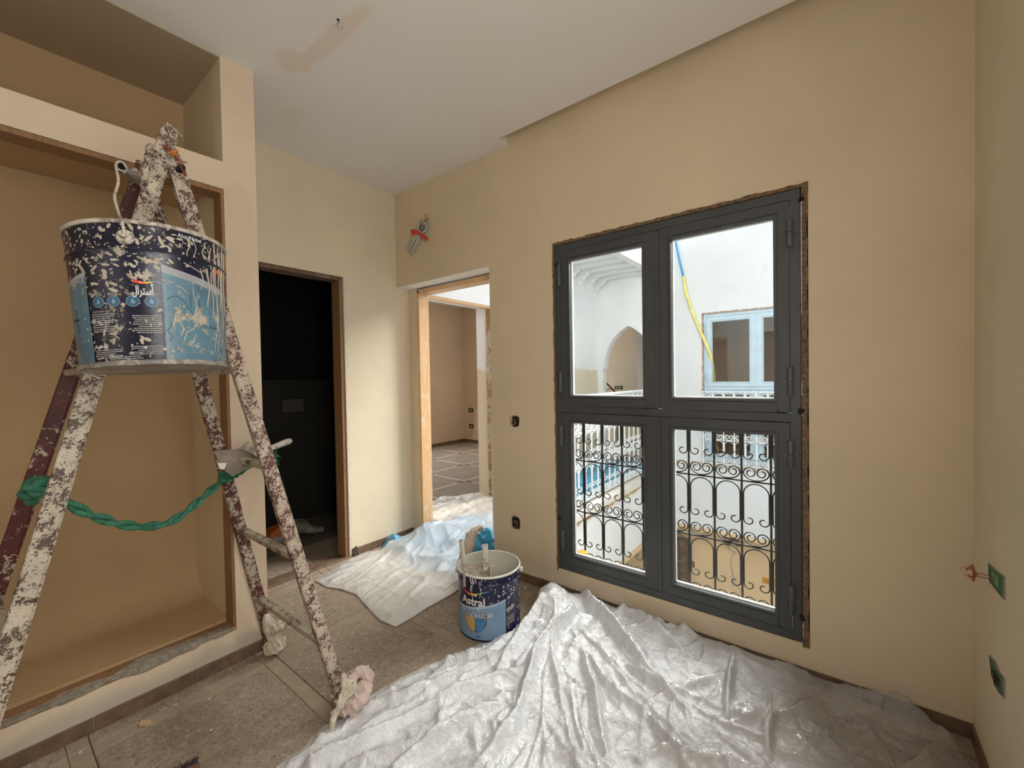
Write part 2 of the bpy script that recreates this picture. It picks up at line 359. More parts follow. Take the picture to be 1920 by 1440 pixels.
# value noise in numpy -------------------------------------------------
_perm = np.random.RandomState(3).rand(256, 256)
def vnoise(x, y):
    xi = np.floor(x).astype(int); yi = np.floor(y).astype(int); fx = x - xi; fy = y - yi
    fx = fx * fx * (3 - 2 * fx); fy = fy * fy * (3 - 2 * fy); g = lambda a, b: _perm[a % 256, b % 256]
    return (g(xi, yi) * (1 - fx) + g(xi + 1, yi) * fx) * (1 - fy) + (g(xi, yi + 1) * (1 - fx) + g(xi + 1, yi + 1) * fx) * fy
def fbm(x, y, o=4):
    s = 0; a = .5
    for k in range(o): s = s + a * vnoise(x * 2 ** k + 17 * k, y * 2 ** k + 5 * k); a *= .5
    return s
def ridged(x, y): return 1 - np.abs(2 * vnoise(x, y) - 1)

def sheet(name, poly, hfun, mat, res=.01, parent=None, z0=.003):
    """cloth lying on the floor: grid trimmed to an outline, lifted by a height function"""
    poly = np.array(poly, float)
    # smooth wobble of outline
    x0, y0 = poly.min(0) - res * 2; x1, y1 = poly.max(0) + res * 2
    nx = int((x1 - x0) / res) + 1; ny = int((y1 - y0) / res) + 1
    X, Y = np.meshgrid(x0 + np.arange(nx) * res, y0 + np.arange(ny) * res, indexing='ij'); X = X.ravel(); Y = Y.ravel()
    A = poly; B = np.roll(poly, -1, 0)
    inside = np.zeros(len(X), bool); best = np.full(len(X), 1e9); bx = X.copy(); by = Y.copy()
    for (ax, ay), (b_x, b_y) in zip(A, B):
        c = ((ay > Y) != (b_y > Y)) & (X < (b_x - ax) * (Y - ay) / (b_y - ay + 1e-12) + ax); inside ^= c
        dx, dy = b_x - ax, b_y - ay; t = np.clip(((X - ax) * dx + (Y - ay) * dy) / (dx * dx + dy * dy + 1e-12), 0, 1)
        qx = ax + t * dx; qy = ay + t * dy; d = np.hypot(X - qx, Y - qy); m = d < best; best[m] = d[m]; bx[m] = qx[m]; by[m] = qy[m]
    idx = np.arange(nx * ny).reshape(nx, ny); Q = np.stack([idx[:-1, :-1], idx[1:, :-1], idx[1:, 1:], idx[:-1, 1:]], -1).reshape(-1, 4)
    keep = inside[Q].any(1); Q = Q[keep]
    X = np.where(inside, X, bx); Y = np.where(inside, Y, by); best = np.where(inside, best, 0)
    used = np.unique(Q); re = np.full(nx * ny, -1); re[used] = np.arange(len(used)); Q = re[Q]; X = X[used]; Y = Y[used]; e = best[used]
    Z = z0 + hfun(X, Y, e)
    me = bpy.data.meshes.new(name); me.vertices.add(len(X)); me.vertices.foreach_set('co', np.stack([X, Y, Z], -1).ravel())
    me.loops.add(Q.size); me.loops.foreach_set('vertex_index', Q.ravel()); me.polygons.add(len(Q)); me.polygons.foreach_set('loop_start', np.arange(len(Q)) * 4)
    me.update(calc_edges=True); me.validate(); me.polygons.foreach_set('use_smooth', [True] * len(me.polygons)); me.materials.append(mat)
    o = bpy.data.objects.new(name, me); COL.objects.link(o)
    if parent: o.parent = parent
    return o
def seg_ridge(X, Y, a, b, h, wd, bend=0.):
    ax, ay = a; b_x, b_y = b; dx, dy = b_x - ax, b_y - ay; L = math.hypot(dx, dy) + 1e-9
    t = ((X - ax) * dx + (Y - ay) * dy) / L ** 2; s = ((X - ax) * -dy + (Y - ay) * dx) / L + bend * np.sin(np.clip(t, 0, 1) * PI)
    tt = np.clip(t, 0, 1); out = np.maximum(np.maximum(-t, t - 1), 0) * L
    d = np.hypot(s, out); w_ = wd * (.55 + .45 * np.sin(tt * PI)); 
    return h * (.35 + .65 * np.sin(np.clip(tt * .85 + .12, 0, 1) * PI)) * np.maximum(0, 1 - d / w_) ** 1.25

# ================================================================== ROOM SHELL
YB, XW, YN, XR, YL, ZC = 3.05, 2.30, -.385, -1.6, 2.38, 2.98
floor = MB().box(XR - .1, 2.54, YN - .1, 3.2, -.10, -.012).build('floor', plain('grout', (.24, .19, .14), .9, .2, 20))
S(floor, 'dusty grey-brown cement tile floor with smooth lighter border strips', 'floor')
PT = .67; TX0, TY0 = .925, .285       # tile corner grid
def tile_mesh(w_, h_, m, nm, zt=0.):
    mb = MB(); b = .0025
    v = [(b, b, zt), (w_ - b, b, zt), (w_ - b, h_ - b, zt), (b, h_ - b, zt), (0, 0, zt - .004), (w_, 0, zt - .003), (w_, h_, zt - .003), (0, h_, zt - .003), (0, 0, -.013), (w_, 0, -.013), (w_, h_, -.013), (0, h_, -.013)]
    mb.add(v, [(0, 1, 2, 3), (0, 4, 5, 1), (1, 5, 6, 2), (2, 6, 7, 3), (3, 7, 4, 0), (4, 8, 9, 5), (5, 9, 10, 6), (6, 10, 11, 7), (7, 11, 8, 4)])
    return mb.mesh(nm, m)
tm = tile_mesh(.605, .605, M_tile, 'tile'); sx = tile_mesh(.605, .062, M_strip, 'border_strip', .0005); sy = tile_mesh(.062, .605, M_strip, 'border_strip', .0005); cx = tile_mesh(.062, .062, M_strip, 'border_corner', .0005)
def lay(parent, x_lo, x_hi, y_lo, y_hi, ox, oy, z=0., pt=PT):
    i0 = math.floor((x_lo - ox) / pt); i1 = math.ceil((x_hi - ox) / pt); j0 = math.floor((y_lo - oy) / pt); j1 = math.ceil((y_hi - oy) / pt)
    for i in range(i0, i1):
        for j in range(j0, j1):
            X, Y = ox + i * pt, oy + j * pt
            for me, dx, dy, w_, h_, nm in ((tm, .001, .001, .605, .605, 'tile'), (sx, .001, -.0635, .605, .062, 'border_strip'), (sy, -.0635, .001, .062, .605, 'border_strip'), (cx, -.0635, -.0635, .062, .062, 'border_corner')):
                a, b = X + dx, Y + dy
                if a + w_ < x_lo + .05 or a > x_hi - .05 or b + h_ < y_lo + .05 or b > y_hi - .05: continue
                o = inst(nm, me, parent, (a, b, z + rnd.uniform(-.0007, .0007)))
lay(floor, XR, 2.54, YN, 3.05, TX0, TY0)
ceil = MB(); ceil.box(XR - .1, 2.205, YN - .1, 3.2, ZC, ZC + .06); ceil.box(2.205, 2.42, 1.80, 3.2, ZC, ZC + .06); rc_ = MB().box(2.1, 2.56, YN - .1, 3.2, ZC + .06, ZC + .3).build('ceiling_recess', M_wall); S(rc_, 'beige top of the shallow recess above the window wall', 'ceiling')
S(ceil.build('ceiling', M_ceil), 'white ceiling with a beige filler patch and a shadow gap above the window', 'ceiling')
o = wall('x', XW, XW + .13, YN - .2, 3.05, -.1, ZC + .16, [(.120, 1.452, .147, 2.236), (1.985, 3.06, -.2, 2.185)])
exo = MB()
for ext in (wall('x', XW + .13, XW + .24, YN - .2, 1.985, -.1, 3.3, [(.120, 1.452, .147, 2.236)]), wall('x', XW + .13, XW + .24, 1.985, 3.05, 2.185, 3.3)): exo.add(ext.v, ext.f)
S(exo.build('wall_right_outer', M_white), 'white outer skin of the window wall facing the courtyard')
S(o.build('wall_right', M_wallr), 'beige plaster wall holding the grey window and the bright doorway')
o = wall('y', YB, YB + .12, .93, 2.43, -.1, ZC + .1, [(.975, 1.80, -.2, 2.19)])
S(o.build('wall_back', M_wallb), 'pale beige wall pierced by the unlit doorway')
o = MB().box(2.43, 2.54, 2.945, 3.17, -.1, 3.3)
S(o.build('wall_return', M_wallr), 'narrow beige wall return behind the pine door frame')
# niche wall (left)
o = wall('y', YL, YL + .10, XR, .935, -.1, ZC + .1, [(-1.3, .788, .165, 2.338), (-1.3, .787, 2.47, ZC + .2)])
# wavy lintel edge over the lower niche
S(o.build('wall_left', M_wallleft), 'beige niche wall left of the unlit doorway with upper and lower recess')
o = MB(); o.box(.788, .935, YL + .10, 3.05, -.1, ZC + .1)
S(o.build('wall_pier', M_wall), 'beige pier between the niches and the unlit doorway')
o = MB(); o.box(-1.4, .80, 2.96, 3.02, -.1, ZC + .1); o.box(-1.4, .80, YL + .10, 2.96, 2.38, 2.468); o.box(-1.4, -1.3, YL + .1, 2.96, 0, ZC)
o.box(-1.4, .80, YL + .10, 2.96, .10, .19)
# curved coving at the foot of the niche
for k in range(8):
    a0, a1 = PI / 2 * k / 8, PI / 2 * (k + 1) / 8; R_ = .16
    p = [(2.96 - R_ + R_ * math.sin(a), .19 + R_ - R_ * math.cos(a)) for a in (a0, a1)]
    o.add([(-1.4, p[0][0], p[0][1]), (.80, p[0][0], p[0][1]), (.80, p[1][0], p[1][1]), (-1.4, p[1][0], p[1][1])], [(0, 1, 2, 3)])
S(o.build('wall_niche', M_niche), 'smooth beige plaster lining of the two wall niches, shade put into its colour')
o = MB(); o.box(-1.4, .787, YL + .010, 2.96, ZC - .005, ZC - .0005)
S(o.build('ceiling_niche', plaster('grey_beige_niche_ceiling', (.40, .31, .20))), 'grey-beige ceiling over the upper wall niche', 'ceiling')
def rough_strip(mb, a, b, w0, thick, n, axis_off, jit=.006):
    """ragged strip from a to b; w0 width along axis_off, depth 'thick' along +x or +y given as vector"""
    a = Vector(a); b = Vector(b); w = Vector(axis_off); th = Vector(thick); P = []
    inner = [a + (b - a) * k / n for k in range(n + 1)]
    outer = [p + w * (w0 + rnd.uniform(-jit, jit)) for p in inner]
    for k in range(n): mb.prism([inner[k], inner[k + 1], outer[k + 1], outer[k]], th)
    return mb
# wooden lining of the lower niche
t = empty('trim_1', (.775, YL, .17)); S(t, 'brown wooden lining boards around the lower wall niche', 'trim')
def child(mb, name, mats, par, **k):
    o = mb.build(name, mats, None, **k); o.parent = par; o.matrix_parent_inverse = par.matrix_world.inverted() if False else Matrix.Translation(-Vector(par.location)); return o
child(MB().box(.775, .790, YL + .002, YL + .098, .175, 2.335), 'jamb_board', M_woodb, t)
child(MB().box(-1.3, .775, YL + .002, YL + .098, 2.315, 2.335), 'head_board', M_woodb, t)
child(MB().box(-1.3, .790, YL + .002, YL + .098, .160, .178), 'sill_board', M_woodb, t)
mb = MB(); n = 150; prev = None
for k in range(n + 1):
    x = -.15 + .935 * k / n; f_ = float(vnoise(np.array([x * 9.]), np.array([2.]))[0]); g_ = float(vnoise(np.array([x * 31.]), np.array([5.]))[0])
    zb = .176 - .018 * f_ - .010 * g_ ; yb = YL + .02 + .05 * f_ + .012 * g_; zt_ = .1795 + .003 * g_
    cur = [(x, YL - .0015, zb), (x, YL - .003, zb + .004), (x, YL - .003, zt_), (x, yb, zt_), (x, yb, .176)]
    if prev:
        for a in range(4): mb.add([prev[a], cur[a], cur[a + 1], prev[a + 1]], [(0, 1, 2, 3)])
    prev = cur
child(mb, 'broken_mortar', M_mortarg, t)
# near wall, rear wall
SOCK = [(1.955, 2.030, .635, .800), (1.950, 2.020, .330, .505)]
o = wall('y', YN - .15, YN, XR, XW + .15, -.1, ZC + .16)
S(o.build('wall_near', M_wallb), 'beige wall at right with two green socket boxes')  # same beige paint; the paler plaster colour makes up for missing light
o = wall('x', XR - .12, XR, YN - .1, 3.1, -.1, ZC + .16); S(o.build('wall_rear', M_wall), 'plain beige wall out of view behind the ladder')
# skirtings --------------------------------------------------------------
def skirting(name, label, a, b, nrm, ln=.33, gap=.003, skip=()):
    a = Vector(a); b = Vector(b); d = (b - a); L = d.length; d.normalize(); nv = Vector(nrm)
    root = empty(name, a); S(root, label, 'skirting')
    N = int(L / ln) + 1
    for k in range(N):
        s0 = k * ln; s1 = min(L, s0 + ln - gap)
        if s1 - s0 < .02: continue
        h = .060 + rnd.uniform(-.002, .002); th = .009 + rnd.uniform(-.001, .001)
        mb = MB(); p = d * s0; q = d * s1
        mb.prism([p, q, q + Vector((0, 0, h)), p + Vector((0, 0, h))], nv * th)
        o = mb.build('skirting_tile', M_skirt, root, bevel=.0015)
    return root
skirting('baseboard_right', 'brown tile skirting under the grey window', (XW, YN, 0), (XW, 1.98, 0), (-1, 0, 0))
skirting('baseboard_left', 'brown tile skirting under the wall niches', (.935, YL, 0), (XR, YL, 0), (0, -1, 0))
skirting('baseboard_back', 'brown tile skirting right of the unlit doorway', (1.86, YB, 0), (2.43, YB, 0), (0, -1, 0), .19)
skirting('baseboard_near', 'brown tile skirting at the foot of the right-hand wall', (XW, YN, 0), (.2, YN, 0), (0, 1, 0))
mb = MB()
for k in range(60):
    y = YN + 2.36 * k / 60; mb.prism([(XW - .001, y, .058), (XW - .001, y + 2.36 / 60, .058), (XW - .001, y + 2.36 / 60, .072 + rnd.uniform(0, .008)), (XW - .001, y, .072 + rnd.uniform(0, .008))], (-.005, 0, 0))
o = mb.build('skirting_mortar', M_wall); o.parent = bpy.data.objects['baseboard_right']; o.matrix_parent_inverse = Matrix.Translation(-Vector((XW, YN, 0))); o['kind'] = 'stuff'

# ================================================================== DOORS
d1 = empty('door_1', (1.80, YB, 0)); S(d1, 'unlit doorway lined with dark brown boards, no door leaf', 'doorway')
child(MB().box(1.770, 1.797, YB + .004, YB + .119, .0, 2.165), 'jamb', M_woodb, d1, bevel=.002)
child(MB().box(.977, 1.0, YB + .004, YB + .119, .0, 2.165), 'jamb', M_woodb, d1, bevel=.002)
child(MB().box(.977, 1.797, YB + .004, YB + .119, 2.160, 2.186), 'head', M_woodd, d1, bevel=.002)
child(MB().box(.975, 1.80, YB - .004, YB + .12, -.012, .012), 'threshold', M_skirt, d1, bevel=.002)
mb = MB(); rough_strip(mb, (1.80, YB - .002, .02), (1.80, YB - .002, 2.19), .026, (0, -.003, 0), 40, (1, 0, 0), .006)
child(mb, 'plaster_edge', M_cream, d1)
mb = MB()
for k in range(26): mb.ball((1.845 + rnd.uniform(-.02, .02), YB - .008, .035 + rnd.uniform(-.025, .03)), (.012, .01, .012), 6, 4)
child(mb, 'broken_plaster', plain('dark_rubble', (.06, .05, .045), .9, .5, 60), d1)
d2 = empty('door_2', (2.54, 1.985, 0)); S(d2, 'open doorway to the gallery with bare pale pine frame', 'doorway')
child(MB().box(2.43, 2.538, 2.935, 2.945, .0, 2.165), 'jamb', M_woodp, d2, bevel=.001)
child(MB().box(2.428, 2.540, 2.912, 2.940, .0, 2.165), 'frame_post', M_woodp, d2, bevel=.002)
child(MB().box(2.428, 2.540, 1.985, 2.93, 2.132, 2.168), 'head', M_woodp, d2, bevel=.002)
child(MB().box(2.435, 2.540, 1.98, 2.01, .0, 2.14), 'frame_post', M_woodp, d2, bevel=.002)
child(MB().box(2.30, 2.54, 1.98, 3.05, -.012, .001), 'threshold', M_strip, d2)
child(MB().box(2.3005, 2.428, 1.9855, 3.049, 2.181, 2.1855), 'soffit', M_wprint2, d2)

# ================================================================== BATHROOM beyond the unlit doorway
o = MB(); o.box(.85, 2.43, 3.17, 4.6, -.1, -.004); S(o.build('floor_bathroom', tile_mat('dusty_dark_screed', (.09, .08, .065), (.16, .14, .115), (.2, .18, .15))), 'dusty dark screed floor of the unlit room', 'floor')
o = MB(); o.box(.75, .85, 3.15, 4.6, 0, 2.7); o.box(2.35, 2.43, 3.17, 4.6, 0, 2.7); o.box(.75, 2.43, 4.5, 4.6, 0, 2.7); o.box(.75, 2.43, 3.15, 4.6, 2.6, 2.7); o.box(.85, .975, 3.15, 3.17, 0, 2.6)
S(o.build('wall_bathroom', M_bath), 'raw dark cement wall of the unlit room, shade put into its colour')
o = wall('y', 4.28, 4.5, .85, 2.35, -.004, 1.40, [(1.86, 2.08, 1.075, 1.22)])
S(o.build('wall_boxing', M_bath2), 'raw grey cement boxing below the dark wall of the unlit room, shade put into its colour')
o = MB(); o.box(1.865, 2.075, 4.285, 4.33, 1.08, 1.215); o.box(1.878, 1.962, 4.279, 4.286, 1.094, 1.201); o.box(1.978, 2.062, 4.279, 4.286, 1.094, 1.201)
tag(o.build('flush_plate', plain('grey_protective_plate', (.065, .06, .055), .5), bevel=.003), 'grey rectangular plate set in the cement boxing of the dark room', 'plate')  # plate colour lowered as well, for shade in the unlit room

# ================================================================== GALLERY, ROOM BEYOND, COURTYARD
X3 = 6.35; YG = 2.2; YW = 3.17
o = MB(); o.box(2.54, X3 + 2.2, YG, YW + .25, -.13, -.012); gf = o.build('floor_gallery', plain('dusty_gallery_floor', (.55, .50, .42), .8, .15, 5)); S(gf, 'dusty gallery floor behind the white railing', 'floor')
o = wall('y', YW, YW + .25, 2.54, X3 + .2, -3.2, 3.3, [(2.70, 3.71, 0.0, 2.205)])
M_galw = None
n = NT('white_wall_with_cream_dado'); g = n.n.new('ShaderNodeNewGeometry').outputs['Position']; z = n.xyz(g)[2]
q = n.math('ADD', z, n.math('MULTIPLY', n.math('SUBTRACT', n.noise(2.5, 3, .5, 0, g), .5), .35))
k = n.ramp(n.noise(2, 4), [(.3, (.88, .90, .90)), (.7, (.93, .94, .94))]); n.col(n.mix(n.ramp(n.math('MULTIPLY', q, .25), [(.370, (1, 1, 1)), (.374, (0, 0, 0))]), k, (.76, .68, .52))); n.rough(.85); n.bump(n.noise(9, 5), .2)
S(o.build('wall_gallery', n.m), 'white gallery wall with cream lower part and the far doorway')
t = empty('door_3', (3.71, YW, 0)); S(t, 'far doorway off the gallery with paint-smeared wooden frame', 'doorway')
M_woods = splatter('smeared_wood', (.33, .19, .10), (.60, .50, .38), .55, 16)
child(MB().box(3.685, 3.708, YW - .01, YW + .075, 0, 2.185), 'jamb', M_woods, t); child(MB().box(2.70, 3.708, YW - .01, YW + .075, 2.175, 2.20), 'head', M_woodp, t)
child(MB().box(2.70, 2.725, YW - .01, YW + .075, 0, 2.18), 'jamb', M_woods, t)
child(MB().box(3.66, 3.712, YW + .05, YW + .25, 0, .025), 'plinth', M_wallb, t)
# far room
o = MB(); o.box(2.45, 6.75, YW + .25, 6.65, -.1, -.012); fr = o.build('floor_far_room', plain('far_grout', (.27, .22, .17), .9)); S(fr, 'brown tiled floor of the far room with light joint strips', 'floor')
lay(fr, 2.9, 6.6, 3.45, 6.5, 4.88, 4.83, 0., .765)
for ch in list(fr.children): pass
M_tile2 = tile_mat('dusty_far_tile', (.15, .115, .085), (.21, .17, .13), (.25, .21, .17)); tm2 = tile_mesh(.70, .70, M_tile2, 'tile')
for ch in list(fr.children):
    if ch.name.startswith('tile'): ch.data = tm2
o = MB(); o.box(2.45, 6.75, 6.52, 6.65, 0, 2.9); o.box(6.60, 6.75, YW + .25, 6.52, 0, 2.9); o.box(2.45, 2.6, YW + .25, 6.52, 0, 2.9)
S(o.build('wall_far_room', M_room2), 'brown-beige corner of the far room seen through two doorways')
o = MB(); o.box(2.45, 6.75, YW + .25, 6.65, 2.9, 3.0); S(o.build('ceiling_far_room', M_ceilw), 'white ceiling of the far room', 'ceiling')
skirting('baseboard_far', 'brown skirting on the back wall of the far room', (2.6, 6.52, 0), (6.6, 6.52, 0), (0, -1, 0), .5)
skirting('baseboard_far_side', 'brown skirting on the side wall of the far room', (6.6, 6.52, 0), (6.6, 3.5, 0), (-1, 0, 0), .5)
def socket(name, label, X, px, py, w_, h_, mats=M_dark, inner=M_green):
    p = onx(px, py, X); e = empty(name, tuple(p)); tag(e, label, 'socket box')
    MB().box(-.012, .0, -w_ / 2, w_ / 2, -h_ / 2, h_ / 2).build('box', mats, e, bevel=.002)
    MB().box(-.016, -.012, -w_ * .32, -w_ * .05, -h_ * .3, h_ * .3).build('terminal', inner, e); MB().box(-.016, -.012, w_ * .08, w_ * .34, -h_ * .25, h_ * .2).build('terminal', M_copper, e)
    return e
socket('socket_box', 'upper of two black socket boxes on the far room wall', 6.6, 883, 769, .13, .085)
socket('socket_box', 'lower of two black socket boxes on the far room wall', 6.6, 884, 799, .12, .085)
# arch wall at gallery end
def arch_pts(yc, hw, zs, za, n=14):
    c = (((za - zs) / hw) ** 2 - 1) / 2; R_ = []
    for k in range(n + 1):
        x = -1 + (k / n) ** 1.3; R_.append((yc + hw * x, zs + hw * math.sqrt(max(0, (1 + c) ** 2 - (x - c) ** 2))))
    return R_ + [(2 * yc - y, z) for y, z in R_[::-1][1:]]
mb = MB(); yc, hw = 2.635, .405; P = arch_pts(yc, hw, 1.53, 2.155); T = .12
mb.box(X3, X3 + T, YG - .1, yc - hw - .035, -.1, 3.3); mb.box(X3, X3 + T, yc + hw + .035, YW + .3, -.1, 3.3)
mb.box(X3, X3 + T, yc - hw - .035, yc - hw, 1.50, 3.3); mb.box(X3, X3 + T, yc + hw, yc + hw + .035, 1.50, 3.3)
for (ya, za), (yb_, zb) in zip(P, P[1:]): mb.prism([(X3, ya, za), (X3, yb_, zb), (X3, yb_, 3.3), (X3, ya, 3.3)], (T, 0, 0))
M_whiteb = plaster('bright_white_render', (.92, .93, .93))
S(mb.build('wall_arch', M_whiteb), 'white gallery end wall with a pointed arch')
mb = MB()
for (ya, za), (yb_, zb) in zip(P, P[1:]):
    f = lambda y, z, q: (yc + (y - yc) * q, 1.53 + (z - 1.53) * q)
    a1 = f(ya, za, 1.07); b1 = f(yb_, zb, 1.07); mb.prism([(X3, ya, za), (X3, yb_, zb), (X3, b1[0], b1[1]), (X3, a1[0], a1[1])], (-.02, 0, 0))
mb.box(X3 - .012, X3, YG, YW, 2.26, 2.285)
o = mb.build('arch_moulding', M_whiteb); o.parent = bpy.data.objects['wall_arch']
o = MB(); o.box(8.3, 8.4, 2.0, 4.6, -.1, 3.3); S(o.build('wall_beyond_arch', plaster('dull_beige_render', (.50, .47, .41))), 'tan wall seen through the pointed arch')
o = MB(); o.box(7.6, 7.9, 2.0, 3.0, -.1, 3.3); S(o.build('wall_beyond_arch_pier', plaster('pale_grey_render', (.62, .64, .64))), 'pale grey pier behind the right half of the arch')
o = MB(); o.box(X3 + .3, 8.4, 1.9, 4.6, 3.0, 3.1); o.box(X3 + .3, 8.4, 1.9, 2.0, 0, 3.0); o.box(X3 + .3, 8.4, 3.45, 4.6, -.1, -.01); S(o.build('ceiling_beyond_arch', M_ceilw), 'white ceiling of the landing beyond the arch', 'ceiling')
socket('socket_box', 'black socket box on the tan wall beyond the arch', 8.3, 1160, 727, .17, .07)
sr = empty('stair_rail', (8.0, 3.7, 0)); tag(sr, 'dark iron stair rail beyond the pointed arch', 'railing')
for y in (3.92, 3.86, 3.62, 3.58): 
    zt = 1.0 + (y - 3.6) * .9; child(MB().box(7.99, 8.01, y - .01, y + .01, 0, zt + .03), 'baluster', M_black, sr)
child(MB().tube([(8, 3.95, 1.36), (8, 3.55, .99)], .018, 6), 'handrail', M_black, sr)
child(MB().tube([(8, 3.84 - .11 * (1 - math.cos(a)), .95 + .16 * math.sin(a)) for a in [PI * k / 8 for k in range(9)]], .008, 5), 'scroll', M_black, sr)
# gallery ceiling: joists, corbels, edge beam
o = MB(); o.box(2.54, X3 + .3, YG - .05, YW + .25, 3.02, 3.12); gc = o.build('ceiling_gallery', M_ceilw); S(gc, 'white gallery ceiling with white joists', 'ceiling')
jm = MB().box(-.045, .045, YG + .05, YW, 2.91, 3.02).mesh('joist', M_ceilw)
cm = MB(); pr = [(0, 2.91), (-.20, 2.91), (-.20, 2.88), (-.15, 2.86), (-.13, 2.82), (-.08, 2.81), (-.06, 2.76), (-.02, 2.74), (0, 2.68)]
cm.prism([(-.045, YW + a, z_) for a, z_ in pr], (.09, 0, 0)); cm = cm.mesh('corbel', M_ceilw)
for k in range(13):
    x = 2.72 + .295 * k; inst('joist', jm, gc, (x, 0, 0)); inst('corbel', cm, gc, (x, 0, 0))
o = MB(); o.box(2.54, X3 + .3, YG - .06, YG + .05, 2.88, 3.14); S(o.build('trim_2', M_ceilw), 'white edge beam of the gallery roof', 'beam')
# slab edge and fascia below the gallery
o = MB(); o.box(2.54, X3 + .3, YG - .10, YG + .02, -.075, -.005); S(o.build('trim_3', plain('cream_kerb', (.78, .74, .66), .8, .08, 5)), 'cream kerb at the gallery edge under the white railing', 'kerb')
o = MB(); o.box(2.54, X3 + .1, YG - .06, YG + .1, -.87, -.075); S(o.build('wall_gallery_fascia', M_whites), 'white streaked parapet below the gallery railing')
mb = MB(); rough_strip(mb, (2.6, YG - .062, -.078), (X3, YG - .062, -.078), .045, (0, -.006, 0), 60, (0, 0, -1), .02)
o = mb.build('broken_edge', plain('orange_mortar', (.62, .42, .22), .9, .25, 20)); o.parent = bpy.data.objects['wall_gallery_fascia']
o = MB(); o.box(2.54, X3 + 1.2, YG - .06, YW + .1, -.95, -.87); S(o.build('ceiling_lower_gallery', M_tan), 'tan soffit below the gallery', 'ceiling')
# courtyard wall opposite
WY = (.225, 1.558, .150, 2.236)
o = wall('x', X3, X3 + .22, -2.6, YG - .06, -.80, 3.62, [WY]); S(o.build('wall_courtyard', M_white), 'uneven white courtyard wall around the pale blue window')
o = MB(); o.box(X3 - .03, X3, -2.6, YG - .06, .095, .135); S(o.build('trim_4', plain('stone_sill', (.60, .55, .47), .8, .2, 20)), 'thin stone ledge under the pale blue window', 'ledge')
o = MB(); o.box(6.7, 6.8, -2.6, YG + 3, -3.2, -.80); S(o.build('wall_ground_floor', M_tan), 'tan ground floor wall below the courtyard wall')
o = MB(); o.box(X3 + .0, 7.3, -2.6, YG - .06, -.86, -.80); S(o.build('ceiling_ground_floor', M_tan), 'tan soffit over the ground floor recess', 'ceiling')
o = MB(); o.box(2.54, 8.5, -2.6, 5, -3.3, -3.2); S(o.build('floor_courtyard', plain('pale_stone_floor', (.66, .62, .55), .8)), 'pale courtyard floor a storey below', 'floor')
o = MB(); o.box(2.54, 6.6, -2.75, -2.6, -3.2, 3.62); S(o.build('wall_courtyard_side', M_white), 'white side wall of the courtyard outside the frame')
o = MB(); o.box(2.43, 2.54, -2.6, 3.2, -3.2, -.1); o.box(2.43, 2.54, -2.6, -.585, -.1, 3.3); S(o.build('wall_courtyard_near', M_white), 'white courtyard wall below this room')
# ground floor brown columns
t = empty('wooden_door', (6.66, 1.98, -3.2)); tag(t, 'dark brown wooden door with carved edge on the ground floor below the window', 'door')
for k, (a, b) in enumerate(((-.16, .0), (.02, .16))): MB().box(-.04, 0, a, b, 0, 2.1).build('panel', M_woodd, t, bevel=.01)
for z_ in (.5, 1.1, 1.7): MB().box(-.06, -.04, -.15, .15, z_, z_ + .05).build('rail', M_woodd, t, bevel=.008)
t = empty('wooden_post', (5.75, 2.75, -3.2)); tag(t, 'worn brown wooden post under the gallery', 'post')
MB().box(-.06, .06, -.06, .06, 0, 2.25).build('shaft', M_woodb, t, bevel=.015); MB().box(-.09, .09, -.09, .09, 2.15, 2.25).build('cap', M_woodb, t, bevel=.01)
# ground floor arch panels (darker recess) and sockets
socket('socket_box', 'brown socket box on the tan ground floor wall', 6.7, 1296, 1057, .10, .09, M_mortar, M_copper)
socket('socket_box', 'yellow socket box on the tan ground floor wall', 6.7, 1447, 1091, .22, .08, M_obox, M_yel)
pts = [onx(x, y, 6.68) for x, y in ((1372, 1010), (1366, 1030), (1378, 1036), (1370, 1048), (1374, 1075), (1378, 1095), (1390, 1108))]
tag(MB().tube(pts, .006, 5).build('hanging_wire', M_greyc), 'thin loose wire hanging on the tan ground floor wall', 'wire')
mb = MB(); 
for k in range(9): p = onx(1372 + rnd.uniform(-14, 14), 1012 + rnd.uniform(-8, 8), 6.62); mb.ball(p, (.05, .05, .03), 7, 5)
o = mb.build('ceiling_cavity', M_woodd, smooth=True); tag(o, 'dark broken patch with loose wires on the ground floor soffit', 'hole')

